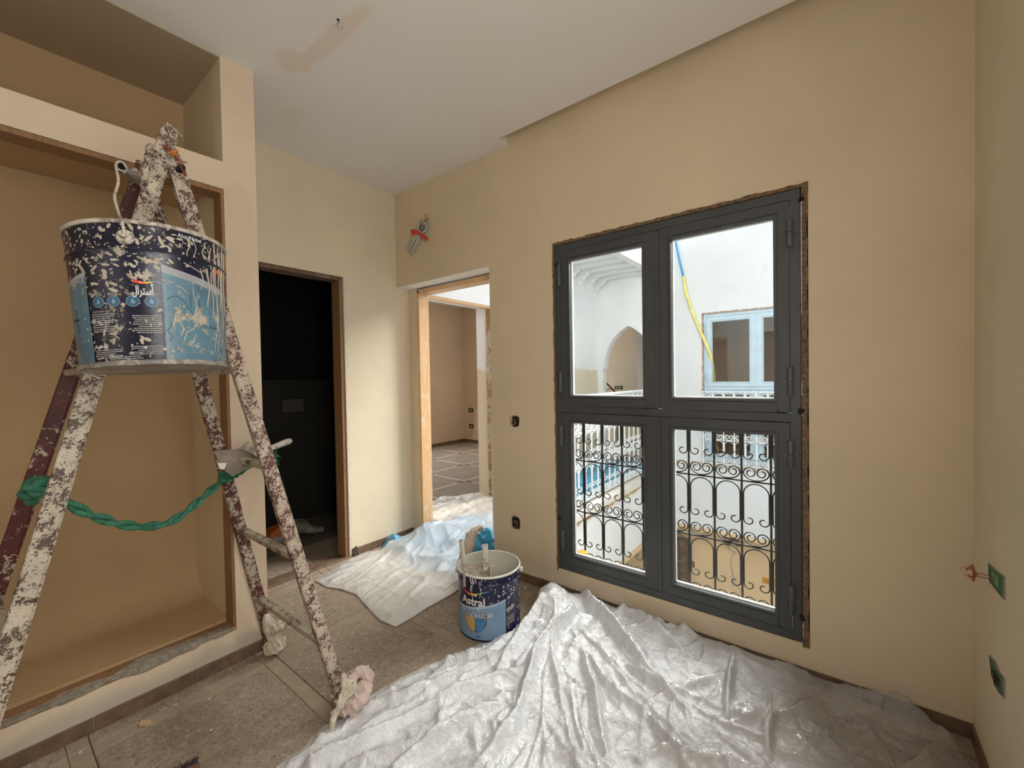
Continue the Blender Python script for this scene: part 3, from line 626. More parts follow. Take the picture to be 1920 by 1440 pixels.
# ------------------------------------------------------------------ windows
def window(name, X, Y0, z0, m, m2, parent_label, curve=0, lining=True, back=None, wid=1.290, hgt=2.055, inside=True):
    """four-light steel window; Y0 = right edge (low y), z0 = bottom"""
    t = empty(name, (X, Y0, z0)); S(t, parent_label, 'window')
    W, H = wid, hgt; fw = .038; x0 = .004
    zt = 1.005; tw = .040; yc_ = .634
    fr = MB(); fr.box(x0, .055, 0, fw, 0, H); fr.box(x0, .055, W - fw, W, 0, H); fr.box(x0, .055, fw, W - fw, 0, .042); fr.box(x0, .055, fw, W - fw, H - .042, H); fr.box(x0, .055, fw, W - fw, zt, zt + tw)
    fr.build('outer_frame', m, t, bevel=.0015)
    dk = MB()
    for (ya, yb_, za, zb) in ((fw, yc_, .042, zt), (yc_, W - fw, .042, zt), (fw, yc_, zt + tw, H - .042), (yc_, W - fw, zt + tw, H - .042)):
        left = ya == yc_; g = .0035; a, b, c, d = ya + g, yb_ - g, za + g, zb - g
        s_lo = .072 if left else .046; s_hi = .046 if left else .046
        sa = MB(); P_ = -.002
        sa.box(P_, .045, a, a + s_lo, c, d); sa.box(P_, .045, b - s_hi, b, c, d); sa.box(P_, .045, a + s_lo, b - s_hi, c, c + .046); sa.box(P_, .045, a + s_lo, b - s_hi, d - .046, d)
        so = sa.build('sash', m, t, bevel=.0015)
        bd = MB(); A, B, Cc, D = a + s_lo + .002, b - s_hi - .002, c + .048, d - .048; bw = .014
        for q in ((A, A + bw, Cc, D), (B - bw, B, Cc, D), (A + bw, B - bw, Cc, Cc + bw), (A + bw, B - bw, D - bw, D)): bd.box(.001, .045, q[0], q[1], q[2], q[3])
        bd.build('glazing_bead', m, so)
        gb = MB()
        for q in ((a + s_lo - .001, A + .001, c + .046, d - .046), (B - .001, b - s_hi + .001, c + .046, d - .046)): gb.box(.006, .02, *q)
        MB().box(.024, .029, A + .008, B - .008, Cc + .008, D - .008).build('glass_pane', M_glass, so)
        # pale spacer round the double glazing
        sp = MB()
        for q in ((A + bw, A + bw + .004, Cc + bw, D - bw), (B - bw - .004, B - bw, Cc + bw, D - bw), (A + bw, B - bw, Cc + bw, Cc + bw + .005), (A + bw, B - bw, D - bw - .003, D - bw)): sp.box(.030, .046, *q)
        sp.build('spacer', M_wprint, so)
        # hinges
        hy = b + .002 if left else a - .002
        for hz in (c + .145, d - .145):
            h = MB(); 
            for s_ in (-1, 1): h.lathe([(0, .001), (.0125, .001), (.0125, .062), (.010, .066), (0, .066)] if s_ > 0 else [(0, -.001), (.0125, -.001), (.0125, -.062), (.010, -.066), (0, -.066)], 12, (-.010, hy, hz))
            h.box(-.004, -.0005, hy - .03, hy + .03, hz - .004, hz + .004)
            h.build('hinge', m2, so, auto=True)
    MB().box(-.006, .0, yc_ - .004, yc_ + .018, .05, zt - .008).build('astragal', m, t, bevel=.001); MB().box(-.006, .0, yc_ - .004, yc_ + .018, zt + tw + .008, H - .05).build('astragal', m, t, bevel=.001)
    return t
w1 = window('window_1', XW, .149, .163, M_metal, plain('charcoal_hinge', (.085, .088, .09), .45), 'charcoal steel four-light window with hinged sashes in the beige wall')
for px, py in ((1044, 497), (1503, 372), (1503, 771), (1505, 1158), (1049, 972)):
    p = onx(px, py, XW - .002); o = MB(); 
    for k in range(5): o.ball(p + np.array([0, rnd.uniform(-.006, .006), rnd.uniform(-.009, .009)]), (.007, .008, .008), 7, 5)
    o = o.build('foam_blob', M_dark, smooth=True); o.parent = w1; o.matrix_parent_inverse = Matrix.Translation(-Vector(w1.location))
# ragged brown lining round it
mb = MB(); TH = (.20, 0, 0)
rough_strip(mb, (XW - .004, .1445, .150), (XW - .004, .1445, 2.236), .022, TH, 70, (0, -1, 0), .004)
rough_strip(mb, (XW - .002, 1.441, .150), (XW - .002, 1.441, 2.236), .012, TH, 70, (0, 1, 0), .003)
rough_strip(mb, (XW - .003, .123, 2.220), (XW - .003, 1.452, 2.220), .017, TH, 60, (0, 0, 1), .004)
o = mb.build('opening_lining', M_mortar); o.parent = w1; o.matrix_parent_inverse = Matrix.Translation(-Vector(w1.location))
mb = MB(); rough_strip(mb, (XW - .002, .147, .164), (XW - .002, 1.441, .164), .020, TH, 50, (0, 0, -1), .004)
o = mb.build('plaster_edge', M_wallr); o.parent = w1; o.matrix_parent_inverse = Matrix.Translation(-Vector(w1.location))
o = MB().box(XW + .06, XW + .27, .12, 1.452, .135, .150).build('outer_sill', M_whites); o.parent = w1; o.matrix_parent_inverse = Matrix.Translation(-Vector(w1.location))
w2 = window('window_2', X3 + .01, .248, .160, M_blue, M_blue, 'pale blue four-light window in the white courtyard wall')
mb = MB()
rough_strip(mb, (X3 - .004, 1.540, .150), (X3 - .004, 1.540, 2.236), .022, (.2, 0, 0), 50, (0, 1, 0), .006)
rough_strip(mb, (X3 - .004, .22, 2.216), (X3 - .004, 1.55, 2.216), .020, (.2, 0, 0), 50, (0, 0, 1), .006)
o = mb.build('opening_lining', plain('crumbly_rose_mortar', (.42, .31, .25), .9, .4, 30)); o.parent = w2; o.matrix_parent_inverse = Matrix.Translation(-Vector(w2.location))
# room behind the blue window
o = MB(); o.box(8.2, 8.3, -1.5, 2.14, -.2, 3.0); o.box(6.57, 8.3, 2.06, 2.14, -.2, 3); o.box(6.57, 8.3, -1.5, -1.4, -.2, 3); o.box(6.57, 8.3, -1.5, 2.14, 2.9, 3); o.box(6.57, 8.3, -1.5, 2.14, -.2, -.02)
S(o.build('wall_blue_window_room', M_brown), 'brown room walls behind the pale blue window')
mb = MB()
for pl in (((1346, 832), (1380, 835), (1400, 838), (1406, 838)), ((1372, 836), (1406, 842)), ((1430, 842), (1452, 840)), ((1432, 848), (1440, 853), (1452, 850))): mb.tube([onx(x, y, 7.3) for x, y in pl], .012, 5)
tag(mb.build('trestle_planks', M_woodb), 'brown timbers lying inside the room behind the pale blue window', 'timber')

# ================================================================== IRON GRILLES
def cell_curves(s, H):
    """2-D curves (across, up) of one cell below a horizontal bar at 0: arch with curled feet; and bowl standing on the bar"""
    hw = s * .44; arch = []
    for k in range(11): a = PI / 2 * k / 10; arch.append((-hw * math.cos(PI / 2 - a), -.012 - (1 - math.cos(a)) * s * .42))
    zl = -.60 * H; arch.append((-hw, zl)); r = s * .19
    for k in range(1, 16): a = PI + 1.62 * PI * k / 15; rr = r * (1 - .035 * k); arch.append((-hw + r + rr * math.cos(a), zl + rr * math.sin(a) * .95))
    bowl = []; hb = .30 * s
    for k in range(9): a = PI / 2 * k / 8; bowl.append((-hw * math.sin(a), .006 + hb * (1 - math.cos(a))))
    rc = s * .235
    for k in range(1, 24): a = PI - 2.55 * PI * k / 23; rr = rc * (1 - .028 * k); bowl.append((-hw + rc + rr * math.cos(a) * (1 if k < 6 else .95), .006 + hb + rr * math.sin(a)))
    return arch, bowl
def grille(name, label, m, n_cells, s, H, z_top, rows, origin, direction, rt=.0042, bar=.0085, group=None, ztop_extra=.0):
    t = empty(name, origin); tag(t, label, 'grille' if 'grille' in name else 'railing')
    dx, dy = direction; L = n_cells * s
    if dy: t.rotation_euler = (0, 0, math.atan2(dy, dx))
    arch, bowl = cell_curves(s, H)
    am = MB(); bm_ = MB()
    for sg in (1, -1):
        am.tube([(sg * x, 0, z) for x, z in arch], rt, 5); bm_.tube([(sg * x, 0, z) for x, z in bowl], rt, 5)
    am = am.mesh('arch_scroll', m, True); bm_ = bm_.mesh('bowl_scroll', m, True)
    zb = z_top - rows * H
    vb = MB().box(-bar * .55, bar * .55, -bar * .55, bar * .55, 0, z_top - zb + .02 + ztop_extra).mesh('vertical_bar', m)
    cl = MB().box(-s * .062, s * .062, -bar * .45, bar * .45, -.17 * H, .17 * H).mesh('collar', m)
    hb = MB().box(0, L, -bar * .55, bar * .55, -bar * .45, bar * .45).mesh('horizontal_bar', m)
    for i in range(n_cells + 1):
        inst('vertical_bar', vb, t, (i * s, 0, zb - .01))
        for r in range(rows): inst('collar', cl, t, (i * s, 0, z_top - (r + .42) * H))
    for r in range(rows + 1):
        inst('horizontal_bar', hb, t, (0, 0, z_top - r * H))
        for i in range(n_cells):
            if r < rows: inst('arch_scroll', am, t, ((i + .5) * s, 0, z_top - r * H))
            if r > 0: inst('bowl_scroll', bm_, t, ((i + .5) * s, 0, z_top - r * H))
    return t
grille('window_grille', 'black wrought iron grille with scrolls outside the lower lights of the grey window', M_black, 10, .1335, .343, 1.171, 3, (2.502, .1565, 0), (0, 1), .0035, .0085)
gr = grille('railing', 'white wrought iron scroll railing along the gallery edge', M_wiron, 25, .15, .372, 1.155, 3, (2.58, YG + .0, 0), (1, 0), .006, .012)
MB().box(0, 3.76, -.03, .03, 1.160, 1.185).build('handrail', M_wiron, gr, bevel=.004)
for x in (0, 3.75): MB().box(x - .02, x + .02, -.02, .02, -.002, 1.19).build('post', M_wiron, gr)
grille('window_grille', 'white wrought iron grille with scrolls on the pale blue window', M_wiron, 10, .13, .33, 1.14, 3, (X3 - .05, .24, 0), (0, 1), .005, .011)

# cable and small things outside
pts = [onx(x, y, X3 - .03) for x, y in ((1262, 430), (1266, 452), (1273, 485), (1281, 518))]
cb = empty('conduit_cable', tuple(pts[-1])); tag(cb, 'flexible conduit, blue above and yellow below, hanging into the blue window', 'cable')
child(MB().tube(pts, .013, 8), 'blue_section', plain('blue_conduit', (.04, .33, .62), .5), cb, smooth=True)
pts2 = [onx(x, y, X3 - q) for x, y, q in ((1281, 518, .03), (1286, 548, .03), (1296, 580, .03), (1308, 610, .03), (1321, 638, .03), (1331, 662, .02), (1336, 685, -.06), (1339, 706, -.16), (1337, 745, -.2), (1335, 790, -.2), (1339, 825, -.2), (1347, 848, -.25))]
child(MB().tube(pts2, .019, 8), 'yellow_section', plain('yellow_conduit', (.85, .74, .20), .5), cb, smooth=True)
p = onx(1093, 1046, 2.47); t = empty('yellow_lamp_cover', (2.462, float(p[1]), .150)); tag(t, 'small amber plastic cover lying on the outer window sill', 'plastic cover')
MB().lathe([(0, 0), (.034, 0), (.040, .012), (.039, .065), (.028, .086), (0, .088)], 20).build('shell', M_obox, t, auto=True); MB().lathe([(.040, .040), (.0425, .044), (.040, .050)], 20, close=True).build('band', plain('amber_dark', (.32, .15, .01), .5), t)
# blue tarp bundle on gallery floor seen through the railing
tb = sheet('blue_tarpaulin', [(3.75, 2.28), (6.2, 2.26), (6.25, 3.1), (3.8, 3.12)], lambda X, Y, e: .05 + .14 * fbm(X * 3, Y * 3) * np.clip(e / .2, 0, 1) + .05 * ridged(X * 5, Y * 5) * np.clip(e / .1, 0, 1) - .05, plain('blue_woven_tarp', (.10, .38, .62), .45, .35, 5, bump=.4, bscale=20), .03)
tag(tb, 'crumpled blue tarpaulin on the gallery floor behind the white railing', 'tarpaulin')

# ================================================================== LADDER
HX, HY, HZ, TH_ = .444, 2.008, 2.259, 1.584
LU = Vector((math.cos(TH_), math.sin(TH_), 0)); LN = Vector((-math.sin(TH_), math.cos(TH_), 0)); LH = Vector((HX, HY, HZ)); LG = Vector((HX, HY, 0))
WT, WB, AR, AL = .150, .352, .499, .588
lad = empty('step_ladder', (HX, HY, 0)); tag(lad, 'rusty red A-frame step ladder caked in cream paint, standing before the niche', 'ladder')
LB = {}
for side, sa, A_ in (('R', -1, AR), ('L', 1, AL)):
    for nf, sn in (('N', -1), ('F', 1)): LB[nf + side] = (LH + LU * sn * WT, LG + LN * sa * A_ + LU * sn * (WB if sn < 0 else .325))
def lchild(mb, name, mats, **k):
    o = mb.build(name, mats, lad, **k); o.data.transform(Matrix.Translation(-Vector(lad.location))); return o
for key, m, t0, t1 in (('NR', M_legspk, .045, .985), ('NL', M_legnear, -.012, 1), ('FR', M_legfar, .02, .985), ('FL', M_legfar, .0, 1)):
    a, b = LB[key]; d = b - a; a2 = a + d * t0; b2 = a + d * t1; s_ = 1 if key[0] == 'F' else -1
    mb = MB(); out = LU * s_
    # box profile with a folded flange along one edge
    mb.beam(a2, b2, .044, .022, up=LU); 
    fl = LN * (1 if key[1] == 'R' else -1) * .027 
    mb.beam(a2 + fl * .9 + LU * .004, b2 + fl * .9 + LU * .004, .007, .030, up=LU)
    lchild(mb, 'leg', m if key != 'FR' else M_legmid, bevel=.0025)
def leg_at(key, z):
    a, b = LB[key]; return a + (b - a) * ((HZ - z) / HZ)
for side in 'RL':
    for z_ in (.305, .685, 1.062, 1.44, 1.80):
        a = leg_at('N' + side, z_); b = leg_at('F' + side, z_)
        lchild(MB().beam(a, b, .036, .022), 'rung', M_rung, bevel=.003)
# hinge hardware
for nf, sn in (('N', -1), ('F', 1)):
    a = LB[nf + 'L'][0]; r = leg_at(nf + 'R', HZ - .115); o_ = LU * sn * .016
    mb = MB(); mb.beam(a + o_ + Vector((.004, 0, -.03)), r + o_ + Vector((.004, 0, .012)), .034, .006, up=LU)
    mb.lathe([(0, -.012), (.016, -.012), (.016, .012), (0, .012)], 14, (0, 0, 0)); 
    lchild(mb if False else MB().beam(a + o_ + Vector((.006, 0, -.045)), r + o_ + Vector((.002, 0, .01)), .034, .007, up=LU), 'hinge_plate', M_legnear, bevel=.002)
    lchild(MB().tube([r + o_ * 1.6 - LU * .02, r + o_ * 1.6 + LU * .02], .011, 10), 'pivot_bolt', M_dark)
lchild(MB().tube([LB['NL'][0] + Vector((0, 0, -.05)), LB['FL'][0] + Vector((0, 0, -.05))], .009, 8), 'hinge_rod', M_rung, smooth=True)
a = LB['NL'][0]; dd = (LB['NL'][0] - LB['NL'][1]).normalized(); sd2 = Vector((0.9, 0, -.45)).normalized()
q = [a + dd * .0 - sd2 * .012, a + dd * .042 - sd2 * .008, a + dd * .040 + sd2 * .034, a + dd * .002 + sd2 * .030]
lchild(MB().tube(q, .0065, 6, closed=True), 'top_bracket', M_legnear)
# thin stay wire crossing between the near legs
lchild(MB().tube([ony(273, 350, 1.80), ony(295, 385, 1.80), ony(318, 432, 1.78)], .0025, 5), 'stay_wire', M_galv)
# rusty lumps of dried paint at the hinge
mb = MB()
for k in range(14): p = np.array(ony(262 + rnd.uniform(-14, 14), 328 + rnd.uniform(-10, 10), 2.12)); mb.ball(p, (rnd.uniform(.006, .014),) * 3, 7, 5)
lchild(mb, 'dried_paint_lumps', M_legnear, smooth=True)['kind'] = 'stuff'

# wooden stirring stick wedged at the hinge
p0 = Vector(ony(268, 350, 1.83)); p1 = Vector(ony(283, 270, 1.83)); L = p1 - p0
tag(MB().tube([p0 - L * .05, p0 + L * .1, p0 + L * .5, p0 + L * .9, p1], [.008, .012, .010, .012, .006], 9).build('stirring_stick', M_legnear, smooth=True), 'cream-caked stick wedged upright beside the ladder hinge', 'stick')
# tube the bucket hangs from
hk = Vector(ony(228, 312, 1.62)); he = Vector(ony(264, 345, 2.10)); dv = (he - hk).normalized()
tb_ = empty('metal_tube', tuple(hk)); tag(tb_, 'short grey metal tube with open end stuck through the ladder hinge', 'tube')
a_ = dv.cross(Vector((0, 0, 1))).normalized(); b_ = dv.cross(a_)
v = []; f = []; N = 16
for (r_, s_) in ((.0125, 0), (.0125, (he - hk).length + .10), (.0095, (he - hk).length + .10), (.0095, 0)):
    for k in range(N): q = 2 * PI * k / N; v.append(dv * s_ + a_ * r_ * math.cos(q) + b_ * r_ * math.sin(q))
for i in range(4):
    j = (i + 1) % 4
    for k in range(N): f.append((i * N + k, i * N + (k + 1) % N, j * N + (k + 1) % N, j * N + k))
MB().add(v, f).build('pipe', M_galv, tb_, auto=True); 
MB().add([dv * .02 + a_ * .0094 * math.cos(2 * PI * k / N) + b_ * .0094 * math.sin(2 * PI * k / N) for k in range(N)], [tuple(range(N))]).build('bore', M_dark, tb_)
# red wire twist
pz = 1.80; t = empty('wire_twist', tuple(ony(325, 287, pz))); tag(t, 'red insulated wire knotted round the top of the ladder', 'wire')
base = Vector(t.location)
for k, (m, pl) in enumerate(((M_redw, ((308, 273), (318, 282), (325, 287), (334, 300), (342, 318), (349, 330))), (M_redw, ((310, 276), (320, 284), (326, 289), (332, 295), (341, 303), (350, 305))),
                             (M_redw, ((312, 274), (322, 283), (328, 291), (330, 302))), (M_redw, ((326, 287), (331, 298), (338, 306), (347, 322))))):
    MB().tube([Vector(ony(x, y, pz + .01 * k)) - base for x, y in pl], .0022, 5).build('strand', m, t, smooth=True)
mb = MB(); mb.ball((0, 0, 0), (.010, .012, .009), 10, 7); mb.tube([(-.01, -.01, -.006), (.008, -.013, .006), (.01, .008, .002), (-.008, .01, -.004)], .0035, 6, closed=True); mb.build('knot', plain('orange_red_wire', (.55, .16, .03), .5), t, smooth=True)

# ================================================================== BUCKETS
def rad(z, r0, r1, h): return r0 + (r1 - r0) * z / h
def wrap_patch(a0, a1, zlo, zhi, R_, off, n=24):
    """curved patch; zlo/zhi functions of s in 0..1"""
    v = []; f = []
    for i in range(n + 1):
        s = i / n; a = math.radians(a0 + (a1 - a0) * s); z0, z1 = zlo(s), zhi(s)
        for j in range(5):
            z = z0 + (z1 - z0) * j / 4; r = R_(z) + off; v.append((r * math.cos(a), r * math.sin(a), z))
    for i in range(n):
        for j in range(4): f.append((i * 5 + j, (i + 1) * 5 + j, (i + 1) * 5 + j + 1, i * 5 + j + 1))
    return v, f
def wrap2d(v2, a_c, zc, R_, off):
    """flat (x,z) points wrapped around the tin"""
    out = []
    for x, z in v2:
        zz = zc + z; r = R_(zz) + off; a = math.radians(a_c) + x / R_(zc); out.append((r * math.cos(a), r * math.sin(a), zz))
    return out
def text_mesh(txt, size, width=None, spacing=1., offset=0.):
    cu = bpy.data.curves.new('t', 'FONT'); cu.body = txt; cu.size = size; cu.align_x = 'CENTER'; cu.align_y = 'CENTER'; cu.space_character = spacing; cu.offset = offset; cu.resolution_u = 3
    ob = bpy.data.objects.new('t', cu); COL.objects.link(ob); dg = bpy.context.evaluated_depsgraph_get(); dg.update()
    me = bpy.data.meshes.new_from_object(ob.evaluated_get(dg)); v = [(p.co.x, p.co.y) for p in me.vertices]; f = [tuple(p.vertices) for p in me.polygons]
    bpy.data.objects.remove(ob); bpy.data.curves.remove(cu); bpy.data.meshes.remove(me)
    if width and v:
        xs = [p[0] for p in v]; k = width / (max(xs) - min(xs)); c = (max(xs) + min(xs)) / 2; v = [((x - c) * k, y) for x, y in v]
    return v, f
def add_text(par, name, txt, size, a_c, zc, R_, mat, width=None, off=.0012, spacing=1., bold=0.):
    v, f = text_mesh(txt, size, width, spacing, bold); MB().add(wrap2d(v, a_c, zc, R_, off), f).build(name, mat, par, merge=False) if False else None
    me = bpy.data.meshes.new(name); me.from_pydata(wrap2d(v, a_c, zc, R_, off), [], f); me.materials.append(mat)
    o = bpy.data.objects.new(name, me); COL.objects.link(o); o.parent = par; return o
def swoosh(par, name, a0, a1, zf, wf, R_, mats, off=.0014):
    for k, m in enumerate(mats):
        s0, s1 = k / len(mats), (k + 1) / len(mats)
        v, f = wrap_patch(a0 + (a1 - a0) * s0, a0 + (a1 - a0) * s1, lambda s: zf(s0 + (s1 - s0) * s) - wf(s0 + (s1 - s0) * s), lambda s: zf(s0 + (s1 - s0) * s) + wf(s0 + (s1 - s0) * s), R_, off, 10)
        MB().add(v, f).build(name, m, par)
def drips(par, name, lst, R_, mat):
    for a, zt, zb, w_ in lst:
        mb = MB(); w_ *= .62
        pts = []; n = 9; r = []
        for k in range(n + 1):
            z = zt + (zb - zt) * k / n; A = math.radians(a + 1.3 * math.sin(k * .7 + a) ); q = R_(z) + .0005; pts.append((q * math.cos(A), q * math.sin(A), z)); r.append(w_ * (1.15 - .35 * k / n) * (1.25 if k == n - 1 else 1))
        mb.tube(pts, r, 6).build(name, mat, par, smooth=True)
def splats(par, name, n, a0, a1, z0, z1, R_, mat, seed, big=.008):
    r_ = random.Random(seed); mb = MB()
    for k in range(n):
        a = math.radians(r_.uniform(a0, a1)); z = r_.uniform(z0, z1); q = R_(z) - .0004; s = big * r_.random() ** 2.2 + .0012
        th = r_.uniform(0, PI); el = r_.uniform(1, 3.2)
        t_ = Vector((-math.sin(a), math.cos(a), 0)); c = Vector((q * math.cos(a), q * math.sin(a), z)); nrm = Vector((math.cos(a), math.sin(a), 0))
        m = 8; v = [c + nrm * .0016]
        for i in range(m):
            b = 2 * PI * i / m; x = math.cos(b) * s * el * r_.uniform(.7, 1.2); y = math.sin(b) * s * r_.uniform(.7, 1.2)
            u, w_ = x * math.cos(th) - y * math.sin(th), x * math.sin(th) + y * math.cos(th)
            ang = a + u / R_(z); zz = min(max(z + w_, .002), z1); rr = R_(zz) + .0004; v.append(Vector((rr * math.cos(ang), rr * math.sin(ang), zz)))
        mb.add(v, [(0, i + 1, (i + 1) % m + 1) for i in range(m)])
    o = mb.build(name, mat, par, smooth=True); o['kind'] = 'stuff'; return o
def tin(name, label, r0, r1, h, mbody, mrim, loc, ridge):
    t = empty(name, loc); tag(t, label, 'paint bucket')
    R_ = lambda z: rad(z, r0, r1, h)
    prof = [(r0 - .004, .004), (r0 + .001, 0), (r0 + .0015, .008), (r0 - .0002, .012)]
    for z_ in ridge: prof += [(R_(z_ - .008), z_ - .008), (R_(z_) + .0035, z_), (R_(z_ + .006), z_ + .006)]
    prof += [(R_(h), h)]
    inner = [(R_(h) - .002, h), (R_(.02) - .003, .006), (0, .006)]
    MB().lathe([(0, .004)] + prof + inner, 96).build('body', [mbody], t, auto=True)
    MB().lathe([(R_(h) - .003, h - .006), (R_(h) + .004, h - .007), (R_(h) + .006, h - .001), (R_(h) + .003, h + .004), (R_(h) - .003, h + .003)], 96, close=True).build('rim', mrim, t, smooth=True)
    return t, R_
# --- hanging bucket
HB, R1 = tin('paint_bucket', 'dark navy paint bucket caked in cream splashes, hanging from the ladder top', .157, .173, .356, M_navy, M_rim, (.331, 1.52, 1.435), [.285])
HB.rotation_mode = 'QUATERNION'; HB.rotation_quaternion = Vector((0, 0, 1)).rotation_difference(Vector((-.014, .072, 1)).normalized())
MB().lathe([(.158, .0), (.1595, .001), (.1595, .012), (.158, .013)], 72).build('base_band', M_tin, HB, smooth=True)
MB().disc(.1565, -.0005).build('base', M_tin, HB)
v, f = wrap_patch(-96.5, 20, lambda s: .013, lambda s: .256 - .052 * s ** .8 * 1.2, R1, .0008, 40); MB().add(v, f).build('label_panel', M_lbl, HB)
v, f = wrap_patch(-96.5, 20, lambda s: .236 - .050 * s ** .8 * 1.2, lambda s: .256 - .052 * s ** .8 * 1.2, R1, .0012, 40); MB().add(v, f).build('label_stripe', M_greyp, HB)
v, f = wrap_patch(-215, -151.5, lambda s: .013, lambda s: .195 + .040 * s, R1, .0008, 24); MB().add(v, f).build('label_panel', M_lbl, HB)
v, f = wrap_patch(-215, -151.5, lambda s: .184 + .040 * s, lambda s: .195 + .040 * s, R1, .0012, 24); MB().add(v, f).build('label_stripe', M_greyp, HB)
# Arabic brand word in presentation forms, already in visual order
add_text(HB, 'lettering', '\uFEDD\uFE8D\uFEAE\uFE98\uFEB3\uFE83', .030, -109.5, .184, R1, M_wprint, width=.043, bold=.0006)
swoosh(HB, 'brand_swoosh', -116, -99, lambda s: .209 - .006 * math.sin(s * PI) + .003 * s, lambda s: .0035 * (1 - s) + .0006, R1, (M_red, M_orange, M_yel, M_icr))
for a in (-141.9, -130.2, -116.9, -104.3):
    v = [(.0125 * math.cos(2 * PI * k / 24), .0125 * math.sin(2 * PI * k / 24)) for k in range(24)]
    MB().add(wrap2d(v, a, .158, R1, .0010), [tuple(range(24))]).build('icon', M_iprint, HB)
    ring = [(.0135 * q * math.cos(2 * PI * k / 24), .0135 * q * math.sin(2 * PI * k / 24)) for q in (1, .9) for k in range(24)]
    MB().add(wrap2d(ring, a, .158, R1, .0014), [(k, (k + 1) % 24, (k + 1) % 24 + 24, k + 24) for k in range(24)]).build('icon_ring', M_icr, HB)
    dr = [(0, .008), (.004, 0), (.0035, -.004), (0, -.006), (-.0035, -.004), (-.004, 0)]
    MB().add(wrap2d(dr, a, .158, R1, .0016), [tuple(range(6))]).build('icon_symbol', M_icr, HB)
def print_lines(par, name, a0, a1, zt, n, step, R_, mat, seed, hgt=.0011, right=False, off=.0013):
    r_ = random.Random(seed); mb = MB()
    for k in range(n):
        z = zt - k * step; e = a1 - (a1 - a0) * r_.uniform(0, .35) * (1 if k % 3 == 2 else .25); lo, hi = (a0 + (a1 - e), a1) if right else (a0, e)
        a = lo
        while a < hi - .4:
            b = min(hi, a + r_.uniform(.8, 3.2)); v, f = wrap_patch(a, b, lambda s: z - hgt, lambda s: z + hgt, R_, off, 2); mb.add(v, f); a = b + .35
    o = mb.build(name, mat, par); o['kind'] = 'stuff'; return o
for a, s_ in ((-142, 1), (-130.2, 2), (-117, 3), (-104, 4)): print_lines(HB, 'caption_print', a - 4, a + 4, .178, 2, .004, R1, M_dprint, s_)
print_lines(HB, 'small_print', -149, -129, .128, 9, .0052, R1, M_dprint, 11); print_lines(HB, 'small_print', -119, -98.5, .122, 9, .0052, R1, M_dprint, 12, right=True)
print_lines(HB, 'small_print', -149, -126, .040, 5, .0048, R1, M_dprint, 13); print_lines(HB, 'small_print', -121, -98.5, .046, 5, .0048, R1, M_dprint, 14, right=True)
print_lines(HB, 'small_print', -137, -112, .022, 3, .0048, R1, M_dprint, 15)
add_text(HB, 'lettering', 'AkzoNobel', .010, -144, .049, R1, M_wprint, width=.030); add_text(HB, 'lettering', 'AkzoNobel', .016, -74, .338, R1, M_wprint, width=.058)
add_text(HB, 'lettering', 'Application des', .008, -141, .135, R1, M_dprint, width=.040)
v, f = wrap_patch(-43, -38, lambda s: .035, lambda s: .050, R1, .0012, 4); MB().add(v, f).build('blue_mark', M_sblue, HB)
swoosh(HB, 'brand_swoosh', -50, -36, lambda s: .272 - .012 * s, lambda s: .006, R1, (M_red, M_orange, M_yel))
splats(HB, 'paint_splashes', 280, -200, -20, .255, .352, R1, M_splash, 5, .0034); splats(HB, 'paint_splashes', 110, -200, -122, .17, .27, R1, M_splash, 6, .0042); splats(HB, 'paint_splashes', 60, -120, -97, .205, .27, R1, M_splash, 18, .0035); splats(HB, 'paint_splashes', 130, -200, -10, .01, .16, R1, M_splash, 8, .004)
drips(HB, 'paint_drip', [(-76, .335, .286, .0026), (-70.5, .340, .284, .0020), (-62, .335, .292, .0030), (-55, .330, .270, .0026), (-50, .345, .20, .0028), (-58, .268, .16, .0034), (-53, .262, .13, .0026), (-47.5, .30, .10, .0024), (-44, .34, .12, .0020), (-40, .33, .16, .0026), (-36, .35, .10, .003), (-30, .34, .15, .0026), (-64.5, .262, .205, .0026), (-60, .150, .100, .0012), (-72, .21, .14, .002), (-84, .12, .075, .003), (-50, .10, .03, .0016), (-45, .13, .04, .0016)], R1, M_splash)
mb = MB()
for pl in (((-80, .268), (-74, .262), (-66, .252), (-60, .262)), ((-86, .205), (-82, .200), (-76, .185)), ((-84, .155), (-88, .13), (-90, .10), (-89.5, .085)), ((-66, .150), (-74, .095), (-80, .085), (-84, .05)), ((-70, .03), (-66, .045), (-60, .033))):
    MB().tube([((R1(z) + .0006) * math.cos(math.radians(a)), (R1(z) + .0006) * math.sin(math.radians(a)), z) for a, z in pl], .0018, 6).build('paint_run', M_splash, HB, smooth=True)
# pen scribbles
mb = MB()
for pl in ([(-94 + k * 1.6, .165 + .018 * math.sin(k * .32) - .0013 * k) for k in range(14)], [(-86 + k * 1.2, .128 + .004 * math.sin(k * 2)) for k in range(10)], [(-93 + 1.5 * math.sin(k * .9), .11 - .0045 * k) for k in range(12)], [(-70 + k * 1.1, .105 + .006 * math.sin(k * 1.7)) for k in range(20)],
           [(-76, .19), (-75.5, .15)], [(-68, .175), (-67.5, .145)], [(-175 + k * .9, .12 + .004 * (k % 2)) for k in range(12)], [(-169, .15), (-168.5, .09)]):
    MB().tube([((R1(z) + .001) * math.cos(math.radians(a)), (R1(z) + .001) * math.sin(math.radians(a)), z) for a, z in pl], .0006, 4).build('pen_mark', M_dark, HB)
